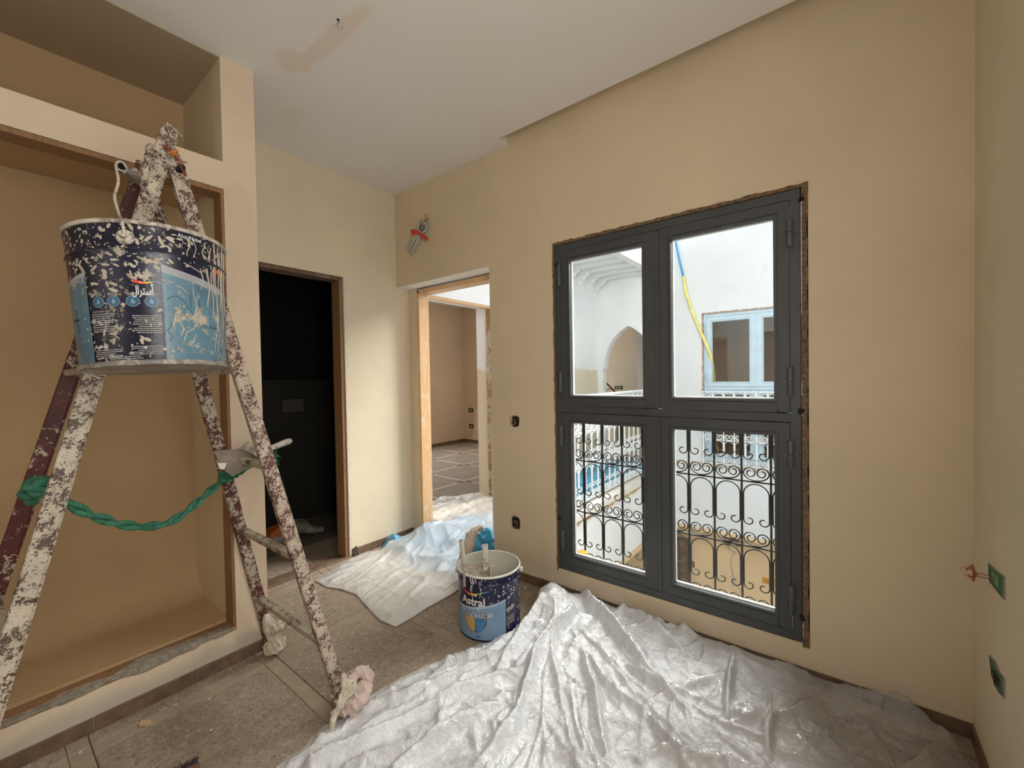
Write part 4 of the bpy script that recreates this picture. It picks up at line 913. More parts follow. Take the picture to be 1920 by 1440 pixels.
# ear, bail wire
inv = HB.rotation_quaternion.to_matrix().inverted()
for A in (-118.3, 61.7):
    A_ = math.radians(A); c = Vector((R1(.315) * math.cos(A_), R1(.315) * math.sin(A_), .315)); q = Vector((math.cos(A_), math.sin(A_), 0)).to_track_quat('Z', 'Y').to_matrix()
    mb = MB(); mb.lathe([(0, .006), (.006, .006), (.007, .010), (.014, .009), (.0185, .003), (.0185, -.002)], 20); mb.lathe([(0, .016), (.004, .016), (.005, .004)], 8)
    mb.v = [tuple(c + q @ Vector(p)) for p in mb.v]; mb.build('ear', M_rim, HB, auto=True)
loc = Vector(HB.location); hook = inv @ (Vector(ony(228, 310, 1.60)) - loc)
e1, e2 = [Vector(((R1(.315) + .012) * math.cos(math.radians(a)), (R1(.315) + .012) * math.sin(math.radians(a)), .315)) for a in (-118.3, 61.7)]
w_pts = [e1 + Vector((.003, 0, -.004)), e1 + Vector((0, 0, .03))]
for x, y in ((221, 395), (215, 368), (222, 340)): w_pts.append(inv @ (Vector(ony(x, y, 1.36 + (y - 445) / (310 - 445) * .24)) - loc))
top = hook + Vector((0, 0, .006)); w_pts += [top + Vector((-.012, 0, -.010)), top + Vector((0, 0, .004)), top + Vector((.013, .01, -.008)), top + Vector((.004, .01, -.022))]
MB().tube(rope_path(w_pts, 5), .0034, 7).build('bail_handle', M_rim, HB, smooth=True)

# --- floor bucket
FB, R2 = tin('paint_bucket', 'navy and light blue paint bucket with tools standing in it on the tiles', .170, .173, .344, M_navy2, M_rimw, (1.782, 1.58, .001), [.300])
MB().lathe([(0, .20), (.168, .20)], 48).build('paint_level', M_inner, FB); MB().lathe([(.1655, .20), (.1695, .343)], 64).build('paint_film', M_inner, FB, smooth=True)
v, f = wrap_patch(128, 251, lambda s: .010, lambda s: .165 + .012 * s + .040 * s ** 2, R2, .0008, 40); MB().add(v, f).build('label_panel', M_lbl2, FB)
v, f = wrap_patch(128, 251, lambda s: .153 + .012 * s + .040 * s ** 2, lambda s: .165 + .012 * s + .040 * s ** 2, R2, .0012, 40); MB().add(v, f).build('label_stripe', plain('pale_grey_blue', (.40, .47, .56), .4), FB)
add_text(FB, 'lettering', 'Astral', .058, 189, .208, R2, M_wprint, width=.145, bold=.0012, off=.0016); add_text(FB, 'lettering', 'Vinylastral', .040, 195, .145, R2, M_wprint, width=.180, off=.0030)
swoosh(FB, 'brand_swoosh', 169, 221, lambda s: .262 - .018 * math.sin(s * PI * 1.3) * (1 - s * .4), lambda s: .0055 * (1 - s) ** .7 + .0015, R2, (M_red, M_orange, M_yel, M_green, M_cya))
def shield(q, m, o_, s0=0., s1=1., ztop=.158, zb=.040):
    hw = 25.5 * q; zc_ = .112
    lo = lambda s: zc_ + (zb - zc_ + .0) * q * max(0., 1 - abs(2 * (s0 + (s1 - s0) * s) - 1) ** 2.3) ** .62
    v, f = wrap_patch(194 - hw + 2 * hw * s0, 194 - hw + 2 * hw * s1, lo, lambda s: zc_ + (ztop - zc_) * q, R2, o_, 24); return MB().add(v, f).build('shield_print', m, FB)
shield(1.0, plain('shield_edge', (.30, .31, .32), .35), .0012); shield(.90, M_sblue, .0016)
shield(.84, M_gold, .0020, 0., .49, .128); shield(.84, plain('shield_blue_light', (.06, .20, .42), .4, .4, 30), .0020, .51, 1., .128)
v, f = wrap_patch(171, 217, lambda s: .127, lambda s: .134, R2, .0024, 16); MB().add(v, f).build('shield_bar', M_dprint, FB)
mb = MB()
for k in range(7): mb.add(wrap2d([(.012 + k * .004, -.01 - .006 * k), (.018 + k * .004, -.008 - .006 * k), (.010 + k * .005, -.016 - .006 * k)], 194, .112, R2, .002), [(0, 1, 2)])
mb.build('shield_spark', M_wprint, FB)
print_lines(FB, 'caption_print', 185, 205, .118, 1, .004, R2, M_dprint, 21); print_lines(FB, 'small_print', 253, 272, .118, 8, .006, R2, M_dprint, 22, .0014)
v = [(.010 * math.cos(2 * PI * k / 16), .012 * math.sin(2 * PI * k / 16)) for k in range(16)]
for a, z in ((256, .155), (262, .155), (268, .16)): MB().add(wrap2d(v, a, z, R2, .0012), [tuple(range(16))]).build('icon', M_dprint, FB)
v, f = wrap_patch(196, 203, lambda s: .022, lambda s: .030, R2, .0012, 4); MB().add(v, f).build('blue_mark', M_sblue, FB)
drips(FB, 'paint_drip', [(187, .338, .265, .004), (190, .33, .20, .0022), (197, .338, .31, .004), (205, .32, .235, .0028), (192, .335, .30, .005), (208, .338, .30, .002), (201, .19, .16, .0025), (202, .185, .15, .0015)], R2, M_rimw)
splats(FB, 'paint_splashes', 90, 185, 300, .18, .33, R2, M_wprint, 9, .003); splats(FB, 'paint_splashes', 60, 255, 300, .02, .3, R2, M_wprint, 10, .003)
for A in (128, 308):
    A_ = math.radians(A); mb = MB(); c = ((R2(.3) + .006) * math.cos(A_), (R2(.3) + .006) * math.sin(A_), .31); mb.ball(c, (.014, .014, .016), 10, 7); mb.build('ear', M_rimw, FB, smooth=True)
e1, e2 = [Vector(((R2(.3) + .014) * math.cos(math.radians(a)), (R2(.3) + .014) * math.sin(math.radians(a)), .312)) for a in (128, 308)]
out = Vector((math.cos(math.radians(38)), math.sin(math.radians(38)), 0))
MB().tube([e1] + [e1 * math.cos(t_) ** 2 * 1 + e2 * math.sin(t_) ** 2 + (out * .175 * math.sin(2 * t_)) + Vector((0, 0, -.10 * math.sin(2 * t_))) for t_ in [PI / 2 * k / 12 for k in range(1, 12)]] + [e2], .003, 6).build('bail_handle', M_galv, FB, smooth=True)
# tools in it
c0 = np.array([1.782, 1.58, 0])
def plane_pt(px, py, z): return Vector(onz(px, py, z))
a = Vector(ony(863, 1012, 1.60)); 
t = empty('roller_handle', (float(1.70), 1.60, .21)); tag(t, 'pale round wooden stick leaning in the floor bucket', 'handle')
b = Vector(onz(874, 1078, .29)); a = Vector(ony(864, 1013, float(b.y) + .01)); d = (b - a); bb = b + d * .55; base = Vector(t.location)
MB().tube([a - base, a + d * .12 - base, b - base, bb - base], [.0115, .0125, .0135, .014], 12).build('shaft', plain('pale_stick', (.60, .56, .46), .6, .1), t, auto=True)
MB().tube([a - base - d * .004, a + d * .02 - base], .0125, 12).build('end_cap', plain('grey_stick_end', (.33, .31, .27), .7), t)
t = empty('trowel', (1.76, 1.60, .21)); tag(t, 'paint-caked trowel with hollow white handle in the floor bucket', 'trowel'); base = Vector(t.location)
a = Vector(ony(909, 1022, 1.56)); b = Vector(ony(910, 1062, 1.56)); d = (b - a).normalized()
r0_, r1_ = .0175, .016; ax = d.cross(Vector((1, 0, 0))).normalized(); bx_ = d.cross(ax); v = []; f = []; L = (b - a).length
for (r_, s_) in ((.0145, L * .8), (.0145, 0), (.0195, 0), (.0185, L * .5), (.016, L), (.020, L + .012), (.012, L + .02)):
    for k in range(16): q = 2 * PI * k / 16; v.append(a + d * s_ + ax * r_ * math.cos(q) * .8 + bx_ * r_ * math.sin(q) - base)
for i in range(6):
    for k in range(16): f.append((i * 16 + k, i * 16 + (k + 1) % 16, (i + 1) * 16 + (k + 1) % 16, (i + 1) * 16 + k))
MB().add(v, f).build('handle', splatter('caked_white_handle', (.45, .25, .22), (.70, .66, .60), .8, 40), t, auto=True)
sidev = (Vector(ony(921, 1066, 1.56)) - Vector(ony(868, 1058, 1.60))); p1 = Vector(ony(868, 1055, 1.60)) - base; p2 = Vector(ony(925, 1064, 1.55)) - base
MB().prism([p1, p2, p2 + Vector((0, 0, -.13)), p1 + Vector((0, 0, -.13))], (.002, .004, 0)).build('blade', M_trowelw, t, bevel=.0008)
mb = MB(); mb.beam(Vector(ony(921, 1060, 1.545)) - base, Vector(ony(921, 1092, 1.545)) - base, .022, .006, up=(0, 1, 0)); mb.build('tang', M_trowelw, t)

# ================================================================== SCRAPER on the rung
t = empty('scraper', (.72, 2.0, 1.07)); tag(t, 'wide grey filling knife with smeared blade laid across a ladder rung', 'filling knife'); base = Vector(t.location)
P = [Vector(ony(x, y, Y)) - base for x, y, Y in ((400, 846, 2.07), (408, 858, 2.03), (404, 866, 2.02), (414, 876, 1.99), (436, 893, 1.93), (492, 863, 1.99), (478, 850, 2.04), (450, 841, 2.07))]
MB().prism(P, (0, .0015, -.0015)).build('blade', M_trowel, t)
P = [Vector(ony(x, y, Y)) - base for x, y, Y in ((448, 838, 2.06), (462, 829, 2.06), (474, 830, 2.05), (486, 837, 2.03), (491, 862, 1.985))]
MB().prism(P, (0, -.004, .002)).build('dried_filler', M_trowelw, t)
a = Vector(ony(488, 848, 2.01)) - base; b = Vector(ony(545, 826, 2.05)) - base; d = b - a
MB().tube([a - d * .02, a + d * .2, a + d * .75, a + d * .93, b], [.008, .0115, .0145, .0145, .010], 12).build('handle', M_handle, t, smooth=True)
P = [Vector(ony(x, y, 1.97)) - base for x, y in ((407, 868), (425, 868), (420, 880), (412, 879))]; MB().prism(P, (0, -.002, 0)).build('filler_lump', M_cream, t)

# ================================================================== ROPE
def strand(path, off, r, ph, pitch, n=7, mb=None):
    pts = []; s = 0
    for i, p in enumerate(path):
        t_ = (path[min(i + 1, len(path) - 1)] - path[max(i - 1, 0)]).normalized()
        if i: s += (p - path[i - 1]).length
        a = t_.cross(Vector((0, 0, 1))).normalized(); b = a.cross(t_); q = ph + 2 * PI * s / pitch; pts.append(p + (a * math.cos(q) + b * math.sin(q)) * off)
    (mb or MB()).tube(pts, r, n); return mb
rp = empty('rope', (.45, 2.03, .85)); tag(rp, 'green twisted fibre rope slung between the two sides of the ladder', 'rope'); base = Vector(rp.location)
core = [(.128, 1.85, 1.075), (.167, 1.881, 1.050), (.205, 1.902, 1.003), (.257, 1.931, .954), (.314, 1.962, .912), (.377, 1.997, .879), (.446, 2.036, .862), (.505, 2.07, .872), (.56, 2.10, .898), (.62, 2.133, .930), (.67, 2.16, .960), (.705, 2.18, 1.0)]
path = [p - base for p in rope_path(core, 10)]
for k in range(2):
    mb = MB(); strand(path, .0085, .0088, k * PI, .17, 8, mb); mb.build('strand', M_rope, rp, smooth=True)
# loop round the left rung
rl = leg_at('NL', 1.062) * .62 + leg_at('FL', 1.062) * .38
lp = [Vector((.135, 1.84, 1.075)), Vector((.10, 1.86, 1.10)), Vector(ony(88, 902, 1.88)), Vector(ony(66, 902, 1.92)), Vector(ony(50, 918, 1.93)), Vector(ony(48, 930, 1.92)), Vector(ony(58, 938, 1.90)), Vector(ony(74, 938, 1.88)), Vector(ony(100, 930, 1.87)), Vector(ony(122, 938, 1.88))]
path = [p - base for p in rope_path(lp, 8)]
for k in range(2):
    mb = MB(); strand(path, .008, .0095, k * PI, .12, 8, mb); mb.build('loop', M_rope, rp, smooth=True)
# knot and frayed end at the right rung
kc = Vector(ony(424, 893, 2.13)); mb = MB()
for k in range(7):
    a = k * .9; pts = [kc - base + Vector((.022 * math.cos(q + a) + .004 * math.sin(3 * q), .016 * math.sin(q * 1.0 + a), .020 * math.sin(q + a * 1.7))) for q in [2 * PI * i / 12 for i in range(12)]]
    mb.tube(pts, .0075, 6, closed=True)
mb.build('knot', M_rope, rp, smooth=True)
mb = MB()
for k in range(3): strand([p - base for p in rope_path([kc, Vector(ony(440, 893, 2.08)), Vector(ony(456, 882, 2.04)), Vector(ony(470, 872, 2.05)), Vector(ony(495, 868, 2.10)), Vector(ony(512, 858, 2.10))], 6)], .006, .0062, k * 2.1, .09, 6, mb)
mb.build('tail', M_rope, rp, smooth=True)
mb = MB(); fe = Vector(ony(510, 855, 2.10))
for k in range(60):
    d = Vector((rnd.uniform(-.3, 1), rnd.uniform(-.5, .5), rnd.uniform(-1.3, .35))).normalized() * rnd.uniform(.02, .04); st = fe + Vector((rnd.uniform(-.01, .012), 0, rnd.uniform(-.03, .02))) - base
    mb.tube([st, st + d * .5 + Vector((0, 0, .003)), st + d + Vector((0, 0, -.006))], .0012, 4)
for k in range(40):
    d = Vector((rnd.uniform(-1, 1), rnd.uniform(-1, 0), rnd.uniform(-1, .8))).normalized() * rnd.uniform(.012, .03); st = kc - base + d * .4; mb.tube([st, st + d], .0009, 4)
o = mb.build('frayed_fibres', M_rope, rp); o['kind'] = 'stuff'

# ================================================================== RAGS on the ladder feet
def blob(name, parts, mat, par=None, vox=.0032, amp=.0115, fs=26, seed=1):
    mb = MB()
    for p in parts:
        if p[0] == 'b': mb.ball(p[1], p[2], 16, 12)
        else: mb.tube([Vector(q) for q in rope_path(p[1], 6)], p[2] if not isinstance(p[2], list) else list(np.interp(np.linspace(0, 1, (len(p[1]) - 1) * 6 + 1), np.linspace(0, 1, len(p[2])), p[2])), 10)
    o = bpy.data.objects.new(name, mb.mesh(name, mat)); COL.objects.link(o)
    r = o.modifiers.new('r', 'REMESH'); r.mode = 'VOXEL'; r.voxel_size = vox; s = o.modifiers.new('s', 'SMOOTH'); s.iterations = 2; s.factor = .5
    bake(o); me = o.data; n = len(me.vertices); co = np.empty(n * 3); no = np.empty(n * 3); me.vertices.foreach_get('co', co); me.vertex_normals.foreach_get('vector', no)
    co = co.reshape(-1, 3); no = no.reshape(-1, 3)
    wz = co[:, 2] * fs * .45 + 1.2 * vnoise(co[:, 0] * fs * .7, co[:, 2] * fs * .7 + seed); h = 1.1 * ridged(co[:, 0] * fs * 1.5 + wz + seed, co[:, 1] * fs * 1.5 - wz + seed * 3) ** 3 + .55 * ridged(co[:, 0] * fs * 3.2 - wz + 9, co[:, 1] * fs * 3.0 + wz * 1.9) ** 2
    co = co + no * ((h - .7) * amp)[:, None]; me.vertices.foreach_set('co', co.ravel()); me.polygons.foreach_set('use_smooth', [True] * len(me.polygons)); me.update()
    if len(me.materials) == 0: me.materials.append(mat)
    if par: o.parent = par
    return o
f1 = leg_at('FR', .03)
t = empty('rag', (f1.x, f1.y - .03, 0)); tag(t, 'cream rag knotted round the far ladder foot by the niche wall', 'rag')
blob('pouch', [('b', (0, -.01, .048), (.052, .048, .045)), ('b', (-.005, -.01, .10), (.036, .034, .04))], M_rag, t, seed=2)
blob('knot', [('b', (-.008, -.005, .135), (.040, .034, .022)), ('t', [(-.04, -.02, .125), (-.01, -.045, .14), (.03, -.02, .13), (.02, .02, .13)], .013), ('t', [(-.02, 0, .14), (-.035, 0, .19), (-.045, .005, .215)], [.026, .02, .006])], M_rag, t, seed=4)
blob('loose_end', [('t', [(.02, -.02, .125), (.06, -.02, .145), (.085, -.01, .12), (.11, 0, .135)], [.016, .026, .020, .008]), ('t', [(.04, -.02, .125), (.075, -.03, .10)], [.02, .010])], M_rag, t, seed=6)
f2 = leg_at('NR', .03)
t = empty('rag', (f2.x, f2.y, 0)); tag(t, 'pinkish rag knotted round the near ladder foot beside the plastic sheet', 'rag')
blob('pouch', [('b', (.0, -.035, .038), (.055, .045, .036)), ('t', [(-.02, -.06, .04), (.05, -.045, .045), (.10, .0, .05)], [.034, .034, .030])], M_ragp, t, seed=3)
blob('loop', [('t', [(.02, .0, .075), (.06, .03, .095), (.10, .035, .09), (.115, .01, .065), (.09, -.01, .045)], [.018, .028, .032, .03, .024])], M_ragp, t, seed=5)
blob('knot', [('t', [(-.045, -.03, .07), (-.02, -.04, .095), (.02, -.03, .10), (.03, .01, .09), (0, .03, .08), (-.03, .01, .08)], .017), ('t', [(.02, -.03, .08), (.0, -.01, .12), (-.012, 0, .155)], [.024, .018, .010]), ('t', [(-.02, -.03, .09), (-.06, -.05, .06), (-.085, -.06, .02), (-.09, -.065, .008)], [.020, .016, .010, .004])], M_rag, t, seed=7)

# ================================================================== SHEETS ON THE FLOOR
def px_poly(*p): return [tuple(onz(x, y)[:2]) for x, y in p]
outline = px_poly((520, 1440), (548, 1420), (575, 1400), (585, 1385), (610, 1362), (640, 1352), (668, 1330), (700, 1304), (745, 1277), (800, 1250), (850, 1232), (905, 1208), (950, 1190), (985, 1165), (1003, 1140)) + \
    [(2.10, 1.50), (2.19, 1.44), (2.26, 1.37), (2.275, 1.25), (2.283, 1.12), (2.265, 1.02), (2.28, .88), (2.282, .60), (2.283, .3), (2.284, 0), (2.284, -.2), (2.27, -.27), (2.20, -.33), (2.10, -.35), (1.9, -.36), (1.2, -.36), (.7, .2), (.35, 1.0), (.40, 1.45)]
rr = random.Random(11); RID = []
def rp_(a, b, h, w_, bend=0): RID.append((tuple(onz(*a, .02)[:2]), tuple(onz(*b, .02)[:2]), h, w_, bend))
for q in (((1075, 1160), (971, 1322), .060, .055, .03), ((971, 1322), (890, 1450), .045, .055, -.02), ((1092, 1122), (1212, 1250), .060, .05, .02), ((1120, 1130), (1300, 1240), .035, .04, -.02),
          ((1096, 1240), (1130, 1440), .040, .04, -.03), ((1110, 1250), (1215, 1345), .035, .04, .02), ((1215, 1345), (1290, 1440), .03, .04, 0), ((700, 1318), (1000, 1200), .028, .05, .03), ((580, 1432), (770, 1340), .040, .05, .02), ((770, 1340), (1000, 1250), .030, .05, -.02),
          ((650, 1440), (900, 1345), .034, .045, .02), ((740, 1445), (930, 1320), .038, .04, -.015), ((830, 1240), (960, 1225), .03, .035, .01), ((905, 1250), (1000, 1215), .026, .035, 0), ((1260, 1175), (1420, 1235), .05, .04, .01), ((1420, 1235), (1620, 1310), .04, .04, -.01), ((1620, 1315), (1800, 1370), .025, .04, .02),
          ((1180, 1250), (1290, 1300), .035, .035, .02), ((1375, 1250), (1365, 1345), .050, .026, .015), ((1280, 1290), (1350, 1265), .03, .03, 0), ((1370, 1360), (1450, 1340), .035, .03, 0), ((1450, 1340), (1445, 1420), .04, .03, .01), ((1450, 1340), (1560, 1310), .03, .035, .01), ((1560, 1310), (1720, 1345), .03, .04, .02),
          ((1700, 1440), (1760, 1375), .035, .05, .03), ((1760, 1375), (1835, 1440), .035, .04, .02), ((1000, 1400), (1180, 1440), .02, .03, 0), ((1230, 1400), (1400, 1440), .03, .04, 0), ((1040, 1160), (1060, 1330), .028, .035, .02), ((1150, 1180), (1290, 1330), .035, .04, .02), ((1015, 1150), (930, 1270), .04, .045, .02), ((985, 1180), (880, 1250), .03, .04, 0)): rp_(*q)
for k in range(150):
    cx_, cy_ = (1.98, 1.22) if k < 70 else (rr.uniform(.9, 2.1), rr.uniform(-.2, 1.2)); a = rr.uniform(PI * .62, PI * 1.75) if k < 70 else rr.uniform(0, 2 * PI)
    r0_, L = (rr.uniform(.08, .9), rr.uniform(.18, .6)) if k < 70 else (0, rr.uniform(.10, .35))
    p = (cx_ + math.cos(a) * r0_, cy_ + math.sin(a) * r0_); q = (p[0] + math.cos(a + rr.uniform(-.3, .3)) * L, p[1] + math.sin(a + rr.uniform(-.3, .3)) * L); RID.append((p, q, rr.uniform(.008, .020), rr.uniform(.010, .024), rr.uniform(-.03, .03)))
def h_drop(X, Y, e):
    wx = X + .03 * (vnoise(X * 6 + 3, Y * 6) - .5); wy = Y + .03 * (vnoise(X * 6, Y * 6 + 9) - .5)
    h = np.zeros_like(X); acc = np.zeros_like(X)
    for a, b, hh, w_, bd in RID: q = seg_ridge(wx, wy, a, b, hh * 1.35, w_ * 1.05, bd); acc = np.maximum(acc, q) + .25 * np.minimum(acc, q)
    h += acc
    h += .105 * np.exp(-((X - 2.08) / .15) ** 2 - ((Y - 1.36) / .13) ** 2) * (.75 + .5 * ridged(X * 9, Y * 9))
    h += .045 * np.exp(-((X - 1.98) / .30) ** 2 - ((Y - 1.12) / .28) ** 2)
    h += .055 * np.clip((X - 2.12) / .12, 0, 1) * np.clip((1.35 - Y) / .1, 0, 1) * (.45 + .8 * vnoise(Y * 5, X * 0 + 3))
    h += .02 * np.exp(-((X - 2.24) / .05) ** 2 - ((Y + .12) / .12) ** 2) + .05 * np.exp(-((X - 2.24) / .06) ** 2 - ((Y - .98) / .03) ** 2) + .04 * np.exp(-((X - 2.26) / .05) ** 2 - ((Y - .65) / .03) ** 2)
    ang = .6 * X - .9 * Y
    h += .016 * ridged(wx * 4.3 + wy * 3 + 2, wy * 6 - wx * 2) ** 5 + .010 * ridged(wx * 9 - wy * 6, wy * 9 + wx * 5 + 7) ** 6
    h += .006 * ridged(wx * 7 + 1, wy * 11) ** 2 + .004 * ridged(wx * 17, wy * 13 + 5) ** 3 + .0020 * ridged(wx * 34, wy * 40) ** 2
    return h * np.clip(e / .035, .12, 1) + .002
dc = sheet('plastic_drop_sheet', outline, h_drop, M_filmw, .0075)
nv = len(dc.data.vertices); co = np.empty(nv * 3); dc.data.vertices.foreach_get('co', co); co = co.reshape(-1, 3)
dx_, dy_ = co[:, 0] - 1.782, co[:, 1] - 1.58; dd_ = np.hypot(dx_, dy_) + 1e-9; k_ = np.where(dd_ < .184, .184 / dd_, 1); co[:, 0] = 1.782 + dx_ * k_; co[:, 1] = 1.58 + dy_ * k_
dc.data.vertices.foreach_set('co', co.ravel()); dc.data.update()
tag(dc, 'large crumpled white plastic sheet heaped on the floor under the grey window', 'plastic sheet')
def heap(X, Y):
    g = lambda x, y, sx_, sy_: np.exp(-((X - x) / sx_) ** 2 - ((Y - y) / sy_) ** 2)
    return .13 * g(2.46, 2.72, .17, .20) + .09 * g(2.22, 2.78, .20, .14) + .10 * g(2.60, 2.35, .22, .16) + .05 * g(2.35, 2.35, .25, .2) + .06 * g(3.2, 2.5, .3, .2)
bl = [(2.06, 3.035), (2.10, 2.93), (1.98, 2.80), (1.96, 2.5), (2.02, 2.2), (2.16, 2.03), (2.40, 2.03), (2.56, 2.05), (2.62, 2.26), (3.2, 2.27), (3.9, 2.30), (4.1, 2.6), (3.9, 2.75), (3.3, 2.80), (2.95, 3.0), (2.70, 3.08), (2.58, 2.93), (2.52, 2.89), (2.35, 2.895), (2.29, 2.96), (2.27, 3.04)]
def base_h(X, Y): return heap(X, Y) + .035 * ridged(X * 4 + Y * 3, Y * 5 - X) ** 3 + .014 * ridged(X * 8 - Y * 3, Y * 9) ** 2
def h_blue(X, Y, e):
    return (base_h(X, Y) * .94 + .05 * np.exp(-((X - 2.16) / .08) ** 2 - ((Y - 2.98) / .06) ** 2) + .003 * ridged(X * 30, Y * 26)) * np.clip(e / .03, .1, 1)
tag(sheet('blue_plastic_sheet', bl, h_blue, M_bluetarp, .0085, z0=.002), 'crumpled blue plastic sheet bunched in the bright doorway under the clear film', 'plastic sheet')
fl = px_poly((592, 1091), (612, 1103), (640, 1107), (668, 1117), (690, 1142), (712, 1165), (742, 1179), (775, 1160), (800, 1143), (835, 1124)) + [(1.93, 1.98), (2.05, 1.93), (2.2, 2.0), (2.34, 2.12), (2.50, 2.20), (2.62, 2.30), (3.0, 2.36), (3.7, 2.5), (3.85, 2.9), (3.66, 3.17), (3.60, 3.46), (3.3, 3.66), (3.0, 3.50), (2.80, 3.30), (2.72, 3.05), (2.60, 2.80), (2.50, 2.72), (2.40, 2.74), (2.25, 2.84), (2.05, 2.92), (1.93, 3.02), (1.78, 3.01), (1.62, 2.95)]
def h_film(X, Y, e):
    w_ = np.clip((X - 1.85) * 5, 0, 1)
    return base_h(X, Y) * w_ + .009 + np.clip(e / .05, 0, 1) * (1 - .5 * w_) * (.012 * ridged(X * 5, Y * 7) ** 3 + .006 * ridged(X * 13 + 4, Y * 11) ** 2 + .008 * ridged(X * 3 - Y * 8, Y * 3 + 4) ** 8) + .0022 * ridged(X * 30, Y * 27) * np.clip(e / .02, 0, 1)
tag(sheet('clear_film_sheet', fl, h_film, M_film, .0085, z0=.002), 'thin cloudy clear plastic film spread from the unlit doorway out through the bright doorway', 'plastic sheet')
t = empty('tarp_bundle', (2.26, 2.03, 0)); tag(t, 'bright blue tarp bundle with pale cloth edge standing behind the floor bucket', 'tarpaulin')
M_tb = plain('blue_woven', (.04, .30, .52), .5, .4, 12, bump=.4)
o = blob('blue_fold', [('b', (.10, .08, .10), (.13, .05, .11)), ('b', (.06, .055, .19), (.07, .04, .10)), ('t', [(-.06, .05, .02), (-.02, .055, .14), (.05, .06, .27)], [.05, .045, .03])], M_tb, t, vox=.007, amp=.012, fs=14)
o = blob('cloth_edge', [('t', [tuple(Vector(ony(x, y, 2.045)) - Vector(t.location)) for x, y in ((904, 990), (893, 993), (884, 1004), (878, 1022), (873, 1045), (868, 1068))], [.014, .026, .036, .042, .048, .050])], M_rag, t, vox=.006, amp=.008, fs=16)

# ================================================================== SMALL WALL AND FLOOR THINGS
def cavity(name, label, px, py, w_, h_, wire):
    p = onx(px, py, XW); t = empty(name, (XW, float(p[1]), float(p[2]))); tag(t, label, 'socket hole')
    n = 14; mb = MB(); P = [(0, w_ / 2 * math.copysign(abs(math.cos(a)) ** .5, math.cos(a)) * rnd.uniform(.93, 1.05), h_ / 2 * math.copysign(abs(math.sin(a)) ** .5, math.sin(a)) * rnd.uniform(.93, 1.05)) for a in [2 * PI * k / n + .2 for k in range(n)]]
    Q = [(-.0015, y * 1.16 + .002, z * 1.14) for _, y, z in P]
    MB().add([(-.0022, y * .98, z * .98) for _, y, z in P], [tuple(range(n))]).build('hole_shade', M_dark, t)  # flat dark patch on the plaster, painted shade of a hole
    mb.add([(-.0012, y, z) for _, y, z in P] + Q + [(-.0055, y * 1.04, z * 1.04) for _, y, z in P], [(k, (k + 1) % n, (k + 1) % n + 2 * n, k + 2 * n) for k in range(n)] + [(k + 2 * n, (k + 1) % n + 2 * n, (k + 1) % n + n, k + n) for k in range(n)])
    mb.build('ragged_edge', M_mortarg if wire else M_mortar, t)
    for k in range(4):
        c = Vector((-.012 - .004 * k, w_ * (.12 if wire else 0) + rnd.uniform(-.01, .01), rnd.uniform(-.018, .012))); r_ = rnd.uniform(.012, .022)
        MB().tube([c + Vector((rnd.uniform(-.003, .003), r_ * 1.2 * math.cos(a), r_ * .7 * math.sin(a) + .004 * k)) for a in [2 * PI * i / 10 * .85 + k for i in range(10)]], .0016, 5).build('wire', (M_redw, M_copper, M_orange, M_copper)[k] if wire else (M_dprint, M_mortarg, M_dprint, M_redw)[k], t, smooth=True)
    return t
cavity('socket_hole', 'upper cut-out in the window wall with coiled red and copper wires', 967, 790, .060, .072, True)
cavity('socket_hole', 'lower cut-out in the window wall with dull grey wires', 968, 980, .064, .078, False)
def near_box(label, pts, wires):
    P = [Vector(ony(x, y, YN)) for x, y in pts]; c = sum(P, Vector()) / len(P); t = empty('socket_box', tuple(c)); tag(t, label, 'socket box')
    Q = [p - c for p in P]; n = len(Q)
    MB().prism([q + Vector((0, .001, 0)) for q in Q], (0, .0015, 0)).build('box', M_gbox, t)
    MB().add([q + Vector((0, .004, 0)) for q in Q] + [q * 1.05 + Vector((0, .004, 0)) for q in Q] + [q * 1.08 + Vector((0, .0005, 0)) for q in Q], [(k, (k + 1) % n, (k + 1) % n + n, k + n) for k in range(n)] + [(k + n, (k + 1) % n + n, (k + 1) % n + 2 * n, k + 2 * n) for k in range(n)]).build('plaster_edge', M_mortarg, t)
    MB().add([q * .5 + Vector((.01, .003, -.012 if not wires else 0)) for q in Q], [tuple(range(n))]).build('back_plate', M_green if wires else M_dark, t); return t, c
t, c = near_box('green plastic socket box with a coil of red wire, right-hand wall, upper', [(1856, 1058), (1866, 1068), (1884, 1083), (1884, 1123), (1872, 1108), (1858, 1090)], True)
mb = MB(); cc = Vector(ony(1824, 1074, -.335)) - c; s0 = Vector((-.0, -.01, 0))
MB().tube([s0, s0 * .5 + cc * .45 + Vector((.0, .01, -.004)), cc + Vector((.012, 0, -.01))], .0016, 5).build('wire', M_redw, t, smooth=True)
MB().tube([s0 + Vector((0, 0, .006)), s0 * .5 + cc * .5 + Vector((.0, .012, .006)), cc + Vector((.012, 0, -.006))], .0014, 5).build('wire', M_redw, t, smooth=True)
for k in range(4):
    a = k * .8; r_ = (.026, .022, .018, .030)[k]
    MB().tube([cc + Vector((r_ * math.cos(q) * math.cos(a * .5), r_ * math.cos(q) * math.sin(a * .5) * .6 + .003 * k, r_ * math.sin(q) * (1 - .15 * k))) for q in [2 * PI * i / 14 for i in range(13)]], .0015, 5).build('wire_coil', M_redw if k != 3 else M_copper, t, smooth=True)
t, c = near_box('green and dark socket box with torn edge, right-hand wall, lower', [(1858, 1231), (1868, 1243), (1876, 1262), (1884, 1272), (1884, 1308), (1874, 1296), (1862, 1268)], False)
